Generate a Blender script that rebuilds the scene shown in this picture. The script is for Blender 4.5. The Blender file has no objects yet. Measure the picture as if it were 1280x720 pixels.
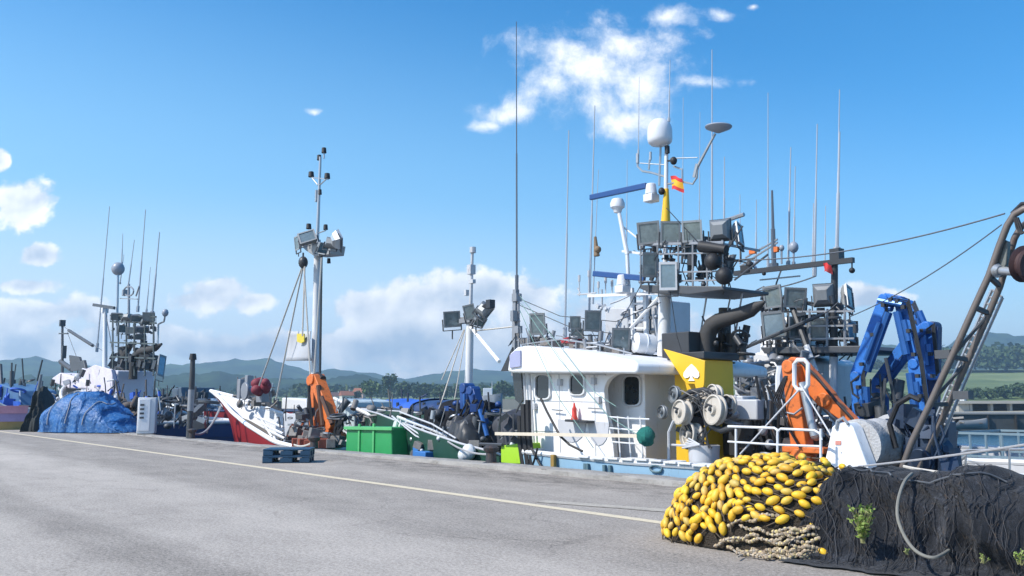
EXPOSURE = 0.50
SUN_E = 3.9
SKY_S = 0.15
CLOUD = 5.8
HAZE = .00042
import bpy, math, random
from mathutils import Vector, Matrix, Quaternion, noise
R = math.radians
random.seed(11)
SC = bpy.context.scene
COL = SC.collection

# ------------------------------------------------------------------ frame of reference
# X runs along the quay edge (towards the viewer's right), Y out over the water, Z up; quay top = 0
F, CX, CY = 1100.0, 640.0, 360.0
CAMH = 1.5
PITCH = math.atan(143.0/1100.0)
YAW = R(50.9)
RT = Vector((math.cos(YAW), math.sin(YAW), 0))
FW = Vector((-math.sin(YAW), math.cos(YAW), 0))
CAM = Vector((0, 0, CAMH))

def ray(px, py):
    r = (px-CX)/F; u = (CY-py)/F
    fh = math.cos(PITCH) - u*math.sin(PITCH)
    z = math.sin(PITCH) + u*math.cos(PITCH)
    return RT*r + FW*fh + Vector((0, 0, z))
def P(px, py, t):
    "world point on the plane Y=t (a plane parallel to the quay edge)"
    d = ray(px, py); return CAM + d*(t/d.y)
def G(px, py, z=0.0):
    d = ray(px, py); return CAM + d*((z-CAMH)/d.z)
def D(px, py, dist):
    "world point at a horizontal distance"
    d = ray(px, py); return CAM + d*(dist/math.hypot(d.x, d.y))
def PX(px, py, X):
    "world point on the plane X = const"
    d = ray(px, py); return CAM + d*(X/d.x)
def mpp(p):
    "metres per pixel at a world point"
    return (p-CAM).dot(FW)/F

# ------------------------------------------------------------------ materials
MATS = {}
def mat(name, col, rough=.6, metal=0.0, var=.18, scale=3.0, rust=0.0, rustcol=(.16,.07,.03), bump=.0, spec=.5,
        col2=None, zsplit=None, streak=True, emit=None, bscale=40.):
    if name in MATS: return MATS[name]
    m = bpy.data.materials.new(name); m.use_nodes = True
    nt = m.node_tree; N = nt.nodes; L = nt.links
    b = N['Principled BSDF']
    b.inputs['Roughness'].default_value = rough
    b.inputs['Metallic'].default_value = metal
    b.inputs['Specular IOR Level'].default_value = spec
    tc = N.new('ShaderNodeTexCoord')
    n1 = N.new('ShaderNodeTexNoise'); n1.inputs['Scale'].default_value = scale; n1.inputs['Detail'].default_value = 6
    n1.inputs['Roughness'].default_value = .65
    L.new(tc.outputs['Object'], n1.inputs['Vector'])
    base = N.new('ShaderNodeMix'); base.data_type = 'RGBA'
    def shade(c, k): return tuple(min(1, v*k) for v in c) + (1,)
    base.inputs['A'].default_value = shade(col, 1-var); base.inputs['B'].default_value = shade(col, 1+var)
    L.new(n1.outputs['Fac'], base.inputs['Factor'])
    out = base.outputs['Result']
    if col2 is not None:
        sx = N.new('ShaderNodeSeparateXYZ'); L.new(tc.outputs['Object'], sx.inputs[0])
        ad = N.new('ShaderNodeMath'); ad.operation = 'MULTIPLY_ADD'
        L.new(n1.outputs['Fac'], ad.inputs[0]); ad.inputs[1].default_value = .02; L.new(sx.outputs['Z'], ad.inputs[2])
        lt = N.new('ShaderNodeMath'); lt.operation = 'LESS_THAN'; L.new(ad.outputs[0], lt.inputs[0]); lt.inputs[1].default_value = zsplit
        mx = N.new('ShaderNodeMix'); mx.data_type = 'RGBA'; L.new(lt.outputs[0], mx.inputs['Factor'])
        L.new(out, mx.inputs['A']); mx.inputs['B'].default_value = tuple(col2)+(1,); out = mx.outputs['Result']
    if rust > 0:
        mp = N.new('ShaderNodeMapping'); mp.inputs['Scale'].default_value = (5, 5, .9 if streak else 5)
        L.new(tc.outputs['Object'], mp.inputs['Vector'])
        n2 = N.new('ShaderNodeTexNoise'); n2.inputs['Scale'].default_value = 1.7; n2.inputs['Detail'].default_value = 8
        n2.inputs['Roughness'].default_value = .7
        L.new(mp.outputs[0], n2.inputs['Vector'])
        rp = N.new('ShaderNodeMapRange'); rp.inputs['From Min'].default_value = .66-rust*.25
        rp.inputs['From Max'].default_value = .8-rust*.2; rp.inputs['To Max'].default_value = .8
        L.new(n2.outputs['Fac'], rp.inputs['Value'])
        mx = N.new('ShaderNodeMix'); mx.data_type = 'RGBA'; L.new(rp.outputs['Result'], mx.inputs['Factor'])
        L.new(out, mx.inputs['A']); mx.inputs['B'].default_value = tuple(rustcol)+(1,); out = mx.outputs['Result']
    L.new(out, b.inputs['Base Color'])
    if bump > 0:
        n3 = N.new('ShaderNodeTexNoise'); n3.inputs['Scale'].default_value = bscale; n3.inputs['Detail'].default_value = 5
        L.new(tc.outputs['Object'], n3.inputs['Vector'])
        bp = N.new('ShaderNodeBump'); bp.inputs['Strength'].default_value = bump; bp.inputs['Distance'].default_value = .05
        L.new(n3.outputs['Fac'], bp.inputs['Height']); L.new(bp.outputs[0], b.inputs['Normal'])
    MATS[name] = m
    return m

WHITE = mat('white_paint', (.84,.84,.84), .5, var=.09, scale=1.5, rust=.30, rustcol=(.45,.36,.28), bump=.12, bscale=3)
WHITE2 = mat('dull_white_paint', (.66,.67,.68), .55, var=.1, rust=.25, rustcol=(.33,.26,.2))
LGREY = mat('light_grey_paint', (.48,.49,.51), .5, var=.12, rust=.2)
GREY = mat('grey_steel', (.28,.29,.31), .45, .3, var=.2, rust=.3)
GALV = mat('galvanised_steel', (.42,.44,.46), .4, .6, var=.18, rust=.15)
DARK = mat('dark_steel', (.075,.08,.088), .5, .2, var=.3, rust=.2, rustcol=(.09,.05,.03))
BLACK = mat('black_rubber', (.015,.015,.017), .6, var=.3)
BLACKP = mat('black_paint', (.036,.038,.042), .45, var=.3, rust=.15, rustcol=(.07,.05,.04))
SOOT = mat('sooty_pipe', (.05,.048,.047), .7, .1, var=.4, rust=.3, rustcol=(.10,.07,.05))
YELLOW = mat('yellow_paint', (.78,.47,.02), .45, var=.08, rust=.12, rustcol=(.30,.16,.03))
ORANGE = mat('orange_paint', (.66,.16,.03), .5, var=.3, scale=6, rust=.5, rustcol=(.13,.05,.025), streak=False)
BLUEC = mat('blue_crane_paint', (.03,.17,.55), .45, var=.4, scale=5, rust=.5, rustcol=(.03,.04,.07), streak=False)
BLUEB = mat('radar_blue', (.02,.07,.22), .4, var=.1)
NAVY = mat('navy_paint', (.02,.045,.13), .5, var=.2, rust=.15)
RED = mat('red_paint', (.30,.022,.026), .45, var=.15, rust=.15, rustcol=(.2,.05,.03))
REDB = mat('bright_red', (.65,.05,.03), .45, var=.1)
GREEN = mat('green_paint', (.03,.30,.09), .45, var=.12, rust=.12)
DGREEN = mat('dark_green_paint', (.012,.06,.04), .5, var=.25, rust=.25)
LIME = mat('lime_paint', (.36,.62,.03), .45, var=.1, rust=.12)
PALEBLUE = mat('pale_blue_paint', (.27,.44,.58), .5, var=.12, rust=.16, rustcol=(.13,.12,.12), col2=(.05,.07,.09), zsplit=-1.0)
HULLTEAL = mat('teal_grey', (.10,.17,.20), .55, var=.2, rust=.2)
ROPE = mat('pale_rope', (.5,.47,.42), .9, var=.25, scale=30)
ROPEG = mat('grey_rope', (.33,.33,.34), .9, var=.25, scale=30)
WIRE = mat('wire_rope', (.16,.17,.19), .5, .5, var=.15)
WHIP = mat('antenna_fibreglass', (.36,.40,.45), .5, var=.1)
WHIPD = mat('dark_antenna', (.10,.12,.15), .5, var=.15)
DOMEM = mat('radome_plastic', (.66,.68,.71), .35, var=.05, rust=.08, rustcol=(.4,.4,.4))
DOMEG = mat('grey_radome', (.28,.31,.36), .4, var=.08)
WINDOWM = mat('dark_window_glass', (.02,.027,.032), .06, var=.2, spec=.8)
BEIGE = mat('beige_drum_paint', (.50,.46,.40), .55, var=.15, rust=.3, rustcol=(.2,.15,.1))
DECK = mat('deck_planks', (.16,.14,.12), .8, var=.3, rust=.2, bump=.2)
BLUETARP0 = mat('blue_cover', (.03,.11,.50), .5, var=.2, bump=.2, bscale=8)
NETM = mat('black_net', (.028,.03,.036), .95, var=.5, scale=18, bump=1.0, bscale=70, spec=.1)
NETG = mat('brown_net', (.06,.05,.04), .95, var=.5, scale=18, bump=1.0, bscale=60, spec=.1)
PINK = mat('faded_pink_cloth', (.55,.38,.42), .8, var=.2, scale=6)
FLAGR = mat('flag_red', (.60,.04,.04), .8, var=.1)
FLAGY = mat('flag_yellow', (.80,.42,.03), .8, var=.1)
BROWN = mat('weathered_timber', (.22,.15,.09), .8, var=.3, bump=.2)
LENSM = mat('floodlight_glass', (.17,.22,.23), .12, .25, var=.55, scale=9, spec=.8)
LENSB = mat('bluish_lamp_glass', (.24,.33,.39), .15, .3, var=.35, scale=7, spec=.8)
HOUSING = mat('lamp_housing', (.22,.235,.245), .5, .4, var=.2, rust=.25)
HOUSINGL = mat('pale_lamp_housing', (.34,.36,.37), .5, .4, var=.2, rust=.25)
TEALNET = mat('teal_netting', (.01,.16,.13), .8, var=.4, scale=25, bump=.8, bscale=60)

# ------------------------------------------------------------------ mesh builder
class MB:
    def __init__(s): s.v = []; s.f = []
    def add(s, vs, fs):
        o = len(s.v); s.v += [Vector(v) for v in vs]; s.f += [tuple(i+o for i in f) for f in fs]; return s
    def box(s, x0, x1, y0, y1, z0, z1):
        x0, x1 = sorted((x0, x1)); y0, y1 = sorted((y0, y1)); z0, z1 = sorted((z0, z1))
        vs = [(x, y, z) for z in (z0, z1) for y in (y0, y1) for x in (x0, x1)]
        return s.add(vs, [(0,2,3,1), (4,5,7,6), (0,1,5,4), (2,6,7,3), (0,4,6,2), (1,3,7,5)])
    def cbox(s, c, sx, sy, sz, M=None):
        vs = []
        for z in (-.5, .5):
            for y in (-.5, .5):
                for x in (-.5, .5):
                    v = Vector((x*sx, y*sy, z*sz))
                    if M is not None: v = M @ v
                    vs.append(v+c)
        return s.add(vs, [(0,2,3,1), (4,5,7,6), (0,1,5,4), (2,6,7,3), (0,4,6,2), (1,3,7,5)])
    def ring(s, c, ax, r, n):
        ax = ax.normalized()
        a = ax.orthogonal().normalized()
        b = ax.cross(a)
        return [c + a*(r*math.cos(2*math.pi*i/n)) + b*(r*math.sin(2*math.pi*i/n)) for i in range(n)]
    def rod(s, p, q, r, r2=None, n=8):
        p = Vector(p); q = Vector(q); r2 = r if r2 is None else r2
        ax = q-p
        if ax.length < 1e-6: return s
        v = s.ring(p, ax, r, n) + s.ring(q, ax, r2, n)
        fs = [(i, (i+1) % n, n+(i+1) % n, n+i) for i in range(n)] + [tuple(range(n-1, -1, -1)), tuple(range(n, 2*n))]
        return s.add(v, fs)
    def beam(s, p, q, w, h=None):
        "rectangular bar from p to q; w horizontal, h the other way"
        p = Vector(p); q = Vector(q); h = w if h is None else h
        ax = (q-p).normalized()
        side = ax.cross(Vector((0,0,1)))
        side = Vector((1,0,0)) if side.length < 1e-3 else side.normalized()
        up = side.cross(ax).normalized()
        vs = []
        for c in (p, q):
            for a, b in ((-1,-1), (1,-1), (1,1), (-1,1)): vs.append(c + side*(a*w/2) + up*(b*h/2))
        return s.add(vs, [(3,2,1,0), (4,5,6,7), (0,1,5,4), (1,2,6,5), (2,3,7,6), (3,0,4,7)])
    def tube(s, pts, r, n=6, closed=False):
        pts = [Vector(p) for p in pts]
        m = len(pts); rs = r if isinstance(r, (list, tuple)) else [r]*m
        prev = None; vs = []
        for i in range(m):
            a = pts[(i-1) % m] if closed else pts[max(i-1, 0)]
            b = pts[(i+1) % m] if closed else pts[min(i+1, m-1)]
            t = (b-a)
            t = t.normalized() if t.length > 1e-9 else Vector((1,0,0))
            if prev is None: u = t.orthogonal().normalized()
            else:
                u = prev - t*prev.dot(t)
                u = u.normalized() if u.length > 1e-6 else t.orthogonal().normalized()
            prev = u; w = t.cross(u)
            vs += [pts[i] + u*(rs[i]*math.cos(2*math.pi*k/n)) + w*(rs[i]*math.sin(2*math.pi*k/n)) for k in range(n)]
        fs = []
        for i in range(m if closed else m-1):
            j = (i+1) % m
            fs += [(i*n+k, i*n+(k+1) % n, j*n+(k+1) % n, j*n+k) for k in range(n)]
        if not closed: fs += [tuple(range(n-1, -1, -1)), tuple(range((m-1)*n, m*n))]
        return s.add(vs, fs)
    def lathe(s, c, ax, prof, n=20):
        "prof: (radius, distance along axis) list"
        c = Vector(c); ax = Vector(ax).normalized(); vs = []; fs = []
        for r, h in prof: vs += s.ring(c+ax*h, ax, max(r, 1e-4), n)
        for i in range(len(prof)-1):
            fs += [(i*n+k, i*n+(k+1) % n, (i+1)*n+(k+1) % n, (i+1)*n+k) for k in range(n)]
        fs += [tuple(range(n-1, -1, -1)), tuple(range((len(prof)-1)*n, len(prof)*n))]
        return s.add(vs, fs)
    def ball(s, c, r, sc=(1,1,1), n=10, m=7, M=None):
        vs = []; fs = []
        c = Vector(c)
        for i in range(m+1):
            a = math.pi*i/m
            for k in range(n):
                b = 2*math.pi*k/n
                v = Vector((r*sc[0]*math.sin(a)*math.cos(b), r*sc[1]*math.sin(a)*math.sin(b), r*sc[2]*math.cos(a)))
                if M is not None: v = M @ v
                vs.append(c+v)
        for i in range(m):
            for k in range(n):
                fs.append((i*n+k, (i+1)*n+k, (i+1)*n+(k+1) % n, i*n+(k+1) % n))
        return s.add(vs, fs)
    def prism(s, pts, off):
        pts = [Vector(p) for p in pts]; off = Vector(off); n = len(pts)
        vs = pts + [p+off for p in pts]
        fs = [tuple(range(n-1, -1, -1)), tuple(range(n, 2*n))] + [(i, (i+1) % n, n+(i+1) % n, n+i) for i in range(n)]
        return s.add(vs, fs)
    def pprism(s, pxs, t0, t1):
        "outline in photo pixels on the plane Y=t0, extruded to Y=t1"
        return s.prism([P(x, y, t0) for x, y in pxs], (0, t1-t0, 0))
    def grid(s, f, nu, nv, cu=False, cv=False):
        vs = [f(i/(nu if cu else nu-1), j/(nv if cv else nv-1)) for i in range(nu) for j in range(nv)]
        fs = []
        for i in range(nu if cu else nu-1):
            for j in range(nv if cv else nv-1):
                i2 = (i+1) % nu; j2 = (j+1) % nv
                fs.append((i*nv+j, i2*nv+j, i2*nv+j2, i*nv+j2))
        return s.add(vs, fs)
    def build(s, name, m, parent=None, origin=None, smooth=True, bevel=0, weld=False, label=None, kind=None, solid=0):
        if origin is None: origin = parent['_o'] if parent is not None and '_o' in parent else (0,0,0)
        o3 = Vector(origin)
        me = bpy.data.meshes.new(name)
        me.from_pydata([tuple(v-o3) for v in s.v], [], s.f)
        me.materials.append(m)
        me.validate()
        import bmesh
        bm = bmesh.new(); bm.from_mesh(me)
        if weld: bmesh.ops.remove_doubles(bm, verts=bm.verts, dist=1e-4)
        bmesh.ops.recalc_face_normals(bm, faces=bm.faces)
        bm.to_mesh(me); bm.free()
        if smooth:
            me.shade_smooth(); me.set_sharp_from_angle(angle=R(38))
        ob = bpy.data.objects.new(name, me); COL.objects.link(ob)
        if parent is not None:
            ob.parent = parent; ORG[ob.name] = o3
        else:
            ob.location = o3; ORG[ob.name] = o3
        if label: ob['label'] = label
        if kind: ob['kind'] = kind
        if solid:
            md = ob.modifiers.new('solid', 'SOLIDIFY'); md.thickness = solid
        if bevel:
            md = ob.modifiers.new('bevel', 'BEVEL'); md.width = bevel; md.segments = 2; md.limit_method = 'ANGLE'
            md.angle_limit = R(40)
        return ob
ORG = {}
def tag(o, label=None, cat=None, group=None, kind=None):
    if label: o['label'] = label
    if cat: o['category'] = cat
    if group: o['group'] = group
    if kind: o['kind'] = kind
    return o
def thing(name, label, cat, loc, group=None):
    o = bpy.data.objects.new(name, None); COL.objects.link(o)
    o.empty_display_size = .3
    o.location = loc; ORG[o.name] = Vector(loc)
    return tag(o, label, cat, group)
def part(parent, name, mb, m, **k):
    return mb.build(name, m, parent, origin=ORG[parent.name], **k)
SPLIT = {'hydraulic_ram','cross_bar','hose','lantern','hull_rib','stay','stay_rope','net_pole','deck_post','tackle_rope','vent_pipe','black_fender','freeing_port',
         'rail_post','timber_fender','stay_cable','stay_wire','dark_panel','white_fender','head_rope','hydraulic_hose','black_ballast','pile','pillar','fore_rail','red_gear','rib','louvre','junction_box','signal_lamp'}
def islands(mb):
    n = len(mb.v); par = list(range(n))
    def find(a):
        while par[a] != a: par[a] = par[par[a]]; a = par[a]
        return a
    for f in mb.f:
        for k in f[1:]: par[find(f[0])] = find(k)
    g = {}
    for f in mb.f: g.setdefault(find(f[0]), []).append(f)
    out = []
    for fs in g.values():
        ids = {}; m = MB()
        for f in fs:
            m.f.append(tuple(ids.setdefault(i, len(ids)) for i in f))
        m.v = [mb.v[i] for i in ids]
        out.append(m)
    return out
_part0 = part
def part(parent, name, mb, m, **k):
    if name in SPLIT:
        o = None
        for q in islands(mb): o = _part0(parent, name, q, m, **k)
        return o
    return _part0(parent, name, mb, m, **k)
def single(name, mb, m, label, cat, loc=None, group=None, **k):
    if loc is None:
        lo = Vector((min(v.x for v in mb.v), min(v.y for v in mb.v), min(v.z for v in mb.v)))
        hi = Vector((max(v.x for v in mb.v), max(v.y for v in mb.v), max(v.z for v in mb.v)))
        loc = Vector(((lo.x+hi.x)/2, (lo.y+hi.y)/2, lo.z))
    o = mb.build(name, m, None, origin=loc, **k)
    return tag(o, label, cat, group)

# ------------------------------------------------------------------ boat fittings
def lerp(a, b, t): return a+(b-a)*t
def interp(tab, u):
    if u <= tab[0][0]: return tab[0][1]
    for (a, va), (b, vb) in zip(tab, tab[1:]):
        if u <= b: return lerp(va, vb, (u-a)/(b-a))
    return tab[-1][1]
def catenary(p, q, sag, n=14):
    p = Vector(p); q = Vector(q)
    return [p.lerp(q, i/n) - Vector((0,0,sag*4*(i/n)*(1-i/n))) for i in range(n+1)]
def basis(fwd, roll=0):
    f = fwd.normalized(); r = f.cross(Vector((0,0,1))); r = Vector((1,0,0)) if r.length < 1e-4 else r.normalized()
    u = r.cross(f)
    if roll:
        q = Quaternion(f, roll); r = q @ r; u = q @ u
    return r, u, f
def aim(c, yaw, pitch):
    "direction from c towards the viewer's side, turned by yaw (deg, + = to the right in the picture) and tipped by pitch"
    d = Vector((CAM.x-c.x, CAM.y-c.y, 0)).normalized()
    d = Quaternion((0,0,1), R(yaw)) @ d
    return Vector((d.x*math.cos(R(pitch)), d.y*math.cos(R(pitch)), math.sin(R(pitch))))
def flood(root, c, w, h, yaw=0, pitch=-15, roll=0, house=None, lens=None, stand=.28):
    r, u, f = basis(aim(c, yaw, pitch), R(roll))
    house = house or HOUSING; lens = lens or LENSM
    def pt(a, b, d): return c + r*a*w + u*b*h + f*d*w
    m = MB()
    # tapering back shell
    loops = [[pt(sx*k, sy*k, d) for sx, sy in ((-.5,-.5), (.5,-.5), (.5,.5), (-.5,.5))] for k, d in ((1,.0), (1,-.14), (.78,-.38), (.45,-.52))]
    vs = sum(loops, []); fs = []
    for i in range(3):
        for k in range(4): fs.append((i*4+k, i*4+(k+1) % 4, (i+1)*4+(k+1) % 4, (i+1)*4+k))
    fs.append((12,13,14,15)); m.add(vs, fs)
    # bezel ring
    o = [(-.53,-.53), (.53,-.53), (.53,.53), (-.53,.53)]; i_ = [(-.43,-.43), (.43,-.43), (.43,.43), (-.43,.43)]
    vs = [pt(a, b, .05) for a, b in o] + [pt(a, b, .05) for a, b in i_] + [pt(a, b, -.02) for a, b in o] + [pt(a, b, -.04) for a, b in i_]
    fs = []
    for k in range(4):
        k2 = (k+1) % 4
        fs += [(k, k2, 4+k2, 4+k), (k, 8+k, 8+k2, k2), (4+k, 4+k2, 12+k2, 12+k)]
    m.add(vs, fs)
    ob = part(root, 'floodlight', m, house, smooth=False)
    # cooling ribs, yoke, foot
    b = MB()
    for sx in (-1, 1):
        b.beam(pt(sx*.58, 0, -.12), pt(sx*.58, -.75, -.12), .025, .05)
    b.beam(pt(-.6, -.75, -.12), pt(.6, -.75, -.12), .05, .025)
    b.rod(pt(0, -.75, -.12), pt(0, -.75, -.12)-Vector((0,0,stand)), .022)
    part(ob, 'bracket', b, DARK, smooth=False)
    g = MB().add([pt(a, b_, .01) for a, b_ in i_]+[pt(0, 0, .015)], [(0,1,4), (1,2,4), (2,3,4), (3,0,4)])
    part(ob, 'lens', g, lens, smooth=False)
    return ob
def whip(root, p, q, r=.018, m=None):
    p = Vector(p); q = Vector(q); L = (q-p).length
    a = MB().tube([p, p.lerp(q, .06), p.lerp(q, .061), p.lerp(q, .5), p.lerp(q, .505), q], [r*1.9, r*1.9, r, r*.9, r*.65, r*.45], 6)
    return part(root, 'whip_antenna', a, m or WHIP)
def pole(root, name, p, q, r, r2=None, m=None, n=10):
    return part(root, name, MB().rod(p, q, r, r2, n), m or WHITE2)
def rails(root, pts_low, h, nbar=2, r=.02, m=None, name='guard_rail', posts=True):
    b = MB()
    up = Vector((0,0,h))
    for p in pts_low:
        if posts: b.rod(p, Vector(p)+up, r, n=6)
    for k in range(1, nbar+1):
        b.tube([Vector(p)+up*(k/nbar) for p in pts_low], r, 6)
    return part(root, name, b, m or WHITE2)
def hull(root, x0, x1, yc, hb, sheer, m_out, m_in, m_cap, m_deck, drop=.55, full=.36, flare=.75, stern=.85, rake=1.2, wl=-1.9,
         cap=.07, bpow=2.0, N=40, deckz=None):
    Lh = x1-x0
    def half(u):
        b = 1-(1-min(u/full, 1))**bpow
        if u > .8: b *= lerp(1, stern, (u-.8)/.2)
        return max(hb*b, .03)
    def Z(u): return interp(sheer, u)
    def pt(u, side, d):
        "d 0..1 from rail to below waterline"
        zz = lerp(Z(u), wl-.5, d)
        fl = lerp(1, flare if u < .5 else lerp(flare, .93, min(1, (u-.5)/.3)), d**1.3)
        x = x0 + u*Lh + rake*(d**.65)*max(0, 1-u*3)
        return Vector((x, yc+side*half(u)*fl, zz))
    us = [(i/N)**1.35 for i in range(N+1)]
    m = MB()
    nd = 7
    for side in (-1, 1):
        vs = [pt(u, side, d/nd) for u in us for d in range(nd+1)]
        fs = [(i*(nd+1)+j, (i+1)*(nd+1)+j, (i+1)*(nd+1)+j+1, i*(nd+1)+j+1) for i in range(N) for j in range(nd)]
        m.add(vs, fs)
    vs = [pt(1, sd, d/nd) for sd in (-1, 1) for d in range(nd+1)]
    m.add(vs, [(j, nd+1+j, nd+2+j, j+1) for j in range(nd)])
    hu = part(root, 'hull', m, m_out)
    b = MB(); k = MB(); dk = MB()
    th = .06
    def dz(u): return (Z(u)-drop) if deckz is None else min(Z(u)-.15, interp(deckz, u))
    for side in (-1, 1):
        vs = []
        for u in us:
            h = max(half(u)-th, .01)
            d_ = (Z(u)-dz(u))/(Z(u)-(wl-.5)); q = pt(u, side, d_)
            vs += [Vector((x0+u*Lh+.05, yc+side*h, Z(u))), Vector((q.x+.05, yc+side*max(abs(q.y-yc)-th, .008), q.z))]
        b.add(vs, [(2*i, 2*i+2, 2*i+3, 2*i+1) for i in range(N)])
        k.tube([Vector((x0+u*Lh, yc+side*(half(u)-.02), Z(u)+cap*.4)) for u in us], cap, 8)
    b.add([Vector((x1-.06, yc+s_*half(1)*.97, z)) for s_ in (-1, 1) for z in (Z(1), dz(1))], [(0,1,3,2)])
    k.tube([Vector((x1, yc+s_*half(1), Z(1)+cap*.4)) for s_ in (-1, 1)], cap, 8)
    part(root, 'bulwark', b, m_in)
    part(root, 'cap_rail', k, m_cap)
    vs = []
    for u in us:
        q = pt(u, 1, (Z(u)-dz(u))/(Z(u)-(wl-.5))); h = max(q.y-yc-th-.005, .006)
        vs += [Vector((q.x+.05, yc-h, dz(u)+.002)), Vector((q.x+.05, yc, dz(u)+.04)), Vector((q.x+.05, yc+h, dz(u)+.002))]
    dk.add(vs, [(3*i+a, 3*i+3+a, 3*i+4+a, 3*i+1+a) for i in range(N) for a in (0, 1)])
    part(root, 'deck', dk, m_deck)
    return half, Z
def window(root, pxs, t, frame=None, glass=None, name='window', axis='y', X=None):
    "rounded dark pane with a frame, outline in photo pixels (x0,y0,x1,y1) on the plane Y=t"
    x0, y0, x1, y1 = pxs
    def q(x, y): return P(x, y, t) if axis == 'y' else PX(x, y, X)
    n = []
    rx = (x1-x0)*.28; ry = rx*1.1
    for cx, cy, a0 in ((x1-rx, y0+ry, -90), (x1-rx, y1-ry, 0), (x0+rx, y1-ry, 90), (x0+rx, y0+ry, 180)):
        for k in range(4):
            a = R(a0+k*30); n.append((cx+rx*math.cos(a), cy+ry*math.sin(a)))
    cxm, cym = (x0+x1)/2, (y0+y1)/2
    inn = [q(x, y) for x, y in n]
    outp = [q(cxm+(x-cxm)*1.18, cym+(y-cym)*1.1) for x, y in n]
    off = Vector((0, -.06, 0)) if axis == 'y' else Vector((.035, 0, 0))
    k = len(n)
    vs = [p+off for p in outp]+[p+off for p in inn]+[p-off*.5 for p in outp]+[p-off*.5 for p in inn]
    fs = []
    for i in range(k):
        j = (i+1) % k
        fs += [(i, j, k+j, k+i), (i, 2*k+i, 2*k+j, j), (k+i, k+j, 3*k+j, 3*k+i)]
    w = part(root, name, MB().add(vs, fs), frame or WHITE2)
    part(w, 'pane', MB().add([p+off*.25 for p in inn], [tuple(range(k))]), glass or WINDOWM, smooth=False)
    return w

def clutter(root, name, m, x0, x1, y0, y1, t0, t1, n, smin, smax, seed, px_tube=12):
    "loose gear of mixed shapes: boxes, cans, coils, floats, pipes and bars"
    r = random.Random(seed); b = MB()
    for i in range(n):
        c = P(r.uniform(x0, x1), r.uniform(y0, y1), r.uniform(t0, t1)); s = r.uniform(smin, smax); k = r.random()
        M_ = Matrix.Rotation(r.random()*3, 3, 'Z') @ Matrix.Rotation(r.gauss(0, .35), 3, 'Y')
        if k < .13: b.cbox(c, s*r.uniform(.8, 2), s, s*r.uniform(.4, 1.1), M_)
        elif k < .28: b.rod(c, c+M_@Vector((r.gauss(0,.3)*s, r.gauss(0,.3)*s, s*1.5)), s*.45, n=10)
        elif k < .42: b.ball(c, s*.6, (1, 1, r.uniform(.7, 1.3)), 10, 7)
        elif k < .62:
            rr = s*.9; b.tube([c+M_@Vector((math.cos(a)*rr, math.sin(a)*rr, 0)) for a in [q*math.pi/7 for q in range(14)]], s*.17, 5, closed=True)
        elif k < .88:
            q = c+Vector((r.gauss(0,1)*s*2.5, r.gauss(0,.5)*s, r.gauss(.3,.8)*s*2.2)); b.tube([c, c.lerp(q, .5)+Vector((0,0,r.gauss(0,.5)*s)), q], s*.12, 5)
        else:
            h = s*r.uniform(2, 4); b.rod(c, c+Vector((r.gauss(0,.1)*h, r.gauss(0,.1)*h, h)), s*.12, n=6)
    return part(root, name, b, m, kind='stuff')
# ================================================================== camera, world, sun
cam_d = bpy.data.cameras.new('camera'); cam = bpy.data.objects.new('camera', cam_d); COL.objects.link(cam)
cam_d.sensor_width = 36; cam_d.sensor_fit = 'HORIZONTAL'; cam_d.lens = 36*F/1280
cam_d.clip_start = .1; cam_d.clip_end = 20000
cam.location = CAM; cam.rotation_euler = (R(90)+PITCH, 0, YAW)
SC.camera = cam
SC.view_settings.view_transform = 'Standard'; SC.view_settings.look = 'None'
SC.view_settings.exposure = EXPOSURE; SC.view_settings.gamma = 1
SC.cycles.use_denoising = True
SC.cycles.max_bounces = 8; SC.cycles.volume_bounces = 0
SC.cycles.caustics_reflective = False; SC.cycles.caustics_refractive = False

SUN_EL = R(45)
sh = (-RT*1.0 - FW*.42).normalized()
sdir = Vector((sh.x*math.cos(SUN_EL), sh.y*math.cos(SUN_EL), math.sin(SUN_EL)))
sl = bpy.data.lights.new('sun', 'SUN'); so = bpy.data.objects.new('sun', sl); COL.objects.link(so)
sl.energy = SUN_E; sl.angle = R(.55); sl.color = (1, .95, .87)
so.rotation_euler = sdir.to_track_quat('Z', 'Y').to_euler(); so.location = (0, 0, 150)

W = bpy.data.worlds.new('World'); SC.world = W; W.use_nodes = True
nt = W.node_tree; N = nt.nodes; L = nt.links
bg = N['Background']; bg.inputs['Strength'].default_value = SKY_S
sky = N.new('ShaderNodeTexSky'); sky.sky_type = 'NISHITA'; sky.sun_disc = False
sky.sun_elevation = SUN_EL; sky.sun_rotation = math.atan2(sdir.x, sdir.y)
sky.altitude = 0; sky.air_density = 1.0; sky.dust_density = .8; sky.ozone_density = 3.5
hs = N.new('ShaderNodeHueSaturation'); hs.inputs['Hue'].default_value = .496; hs.inputs['Saturation'].default_value = 1.4; hs.inputs['Value'].default_value = 1.0
L.new(sky.outputs[0], hs.inputs['Color'])
tc = N.new('ShaderNodeTexCoord')
vr = N.new('ShaderNodeVectorRotate'); vr.rotation_type = 'Z_AXIS'; vr.inputs['Angle'].default_value = -YAW
L.new(tc.outputs['Generated'], vr.inputs['Vector'])
sx = N.new('ShaderNodeSeparateXYZ'); L.new(vr.outputs[0], sx.inputs[0])
def M2(op, a, b=None, c=None):
    n = N.new('ShaderNodeMath'); n.operation = op
    for i, v in enumerate((a, b, c)):
        if v is None: continue
        if isinstance(v, (int, float)): n.inputs[i].default_value = v
        else: L.new(v, n.inputs[i])
    return n.outputs[0]
fy = M2('MAXIMUM', sx.outputs['Y'], .05)
uu = M2('DIVIDE', sx.outputs['X'], fy); vv = M2('DIVIDE', sx.outputs['Z'], fy)
cb = N.new('ShaderNodeCombineXYZ'); L.new(uu, cb.inputs[0]); L.new(vv, cb.inputs[1])
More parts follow.
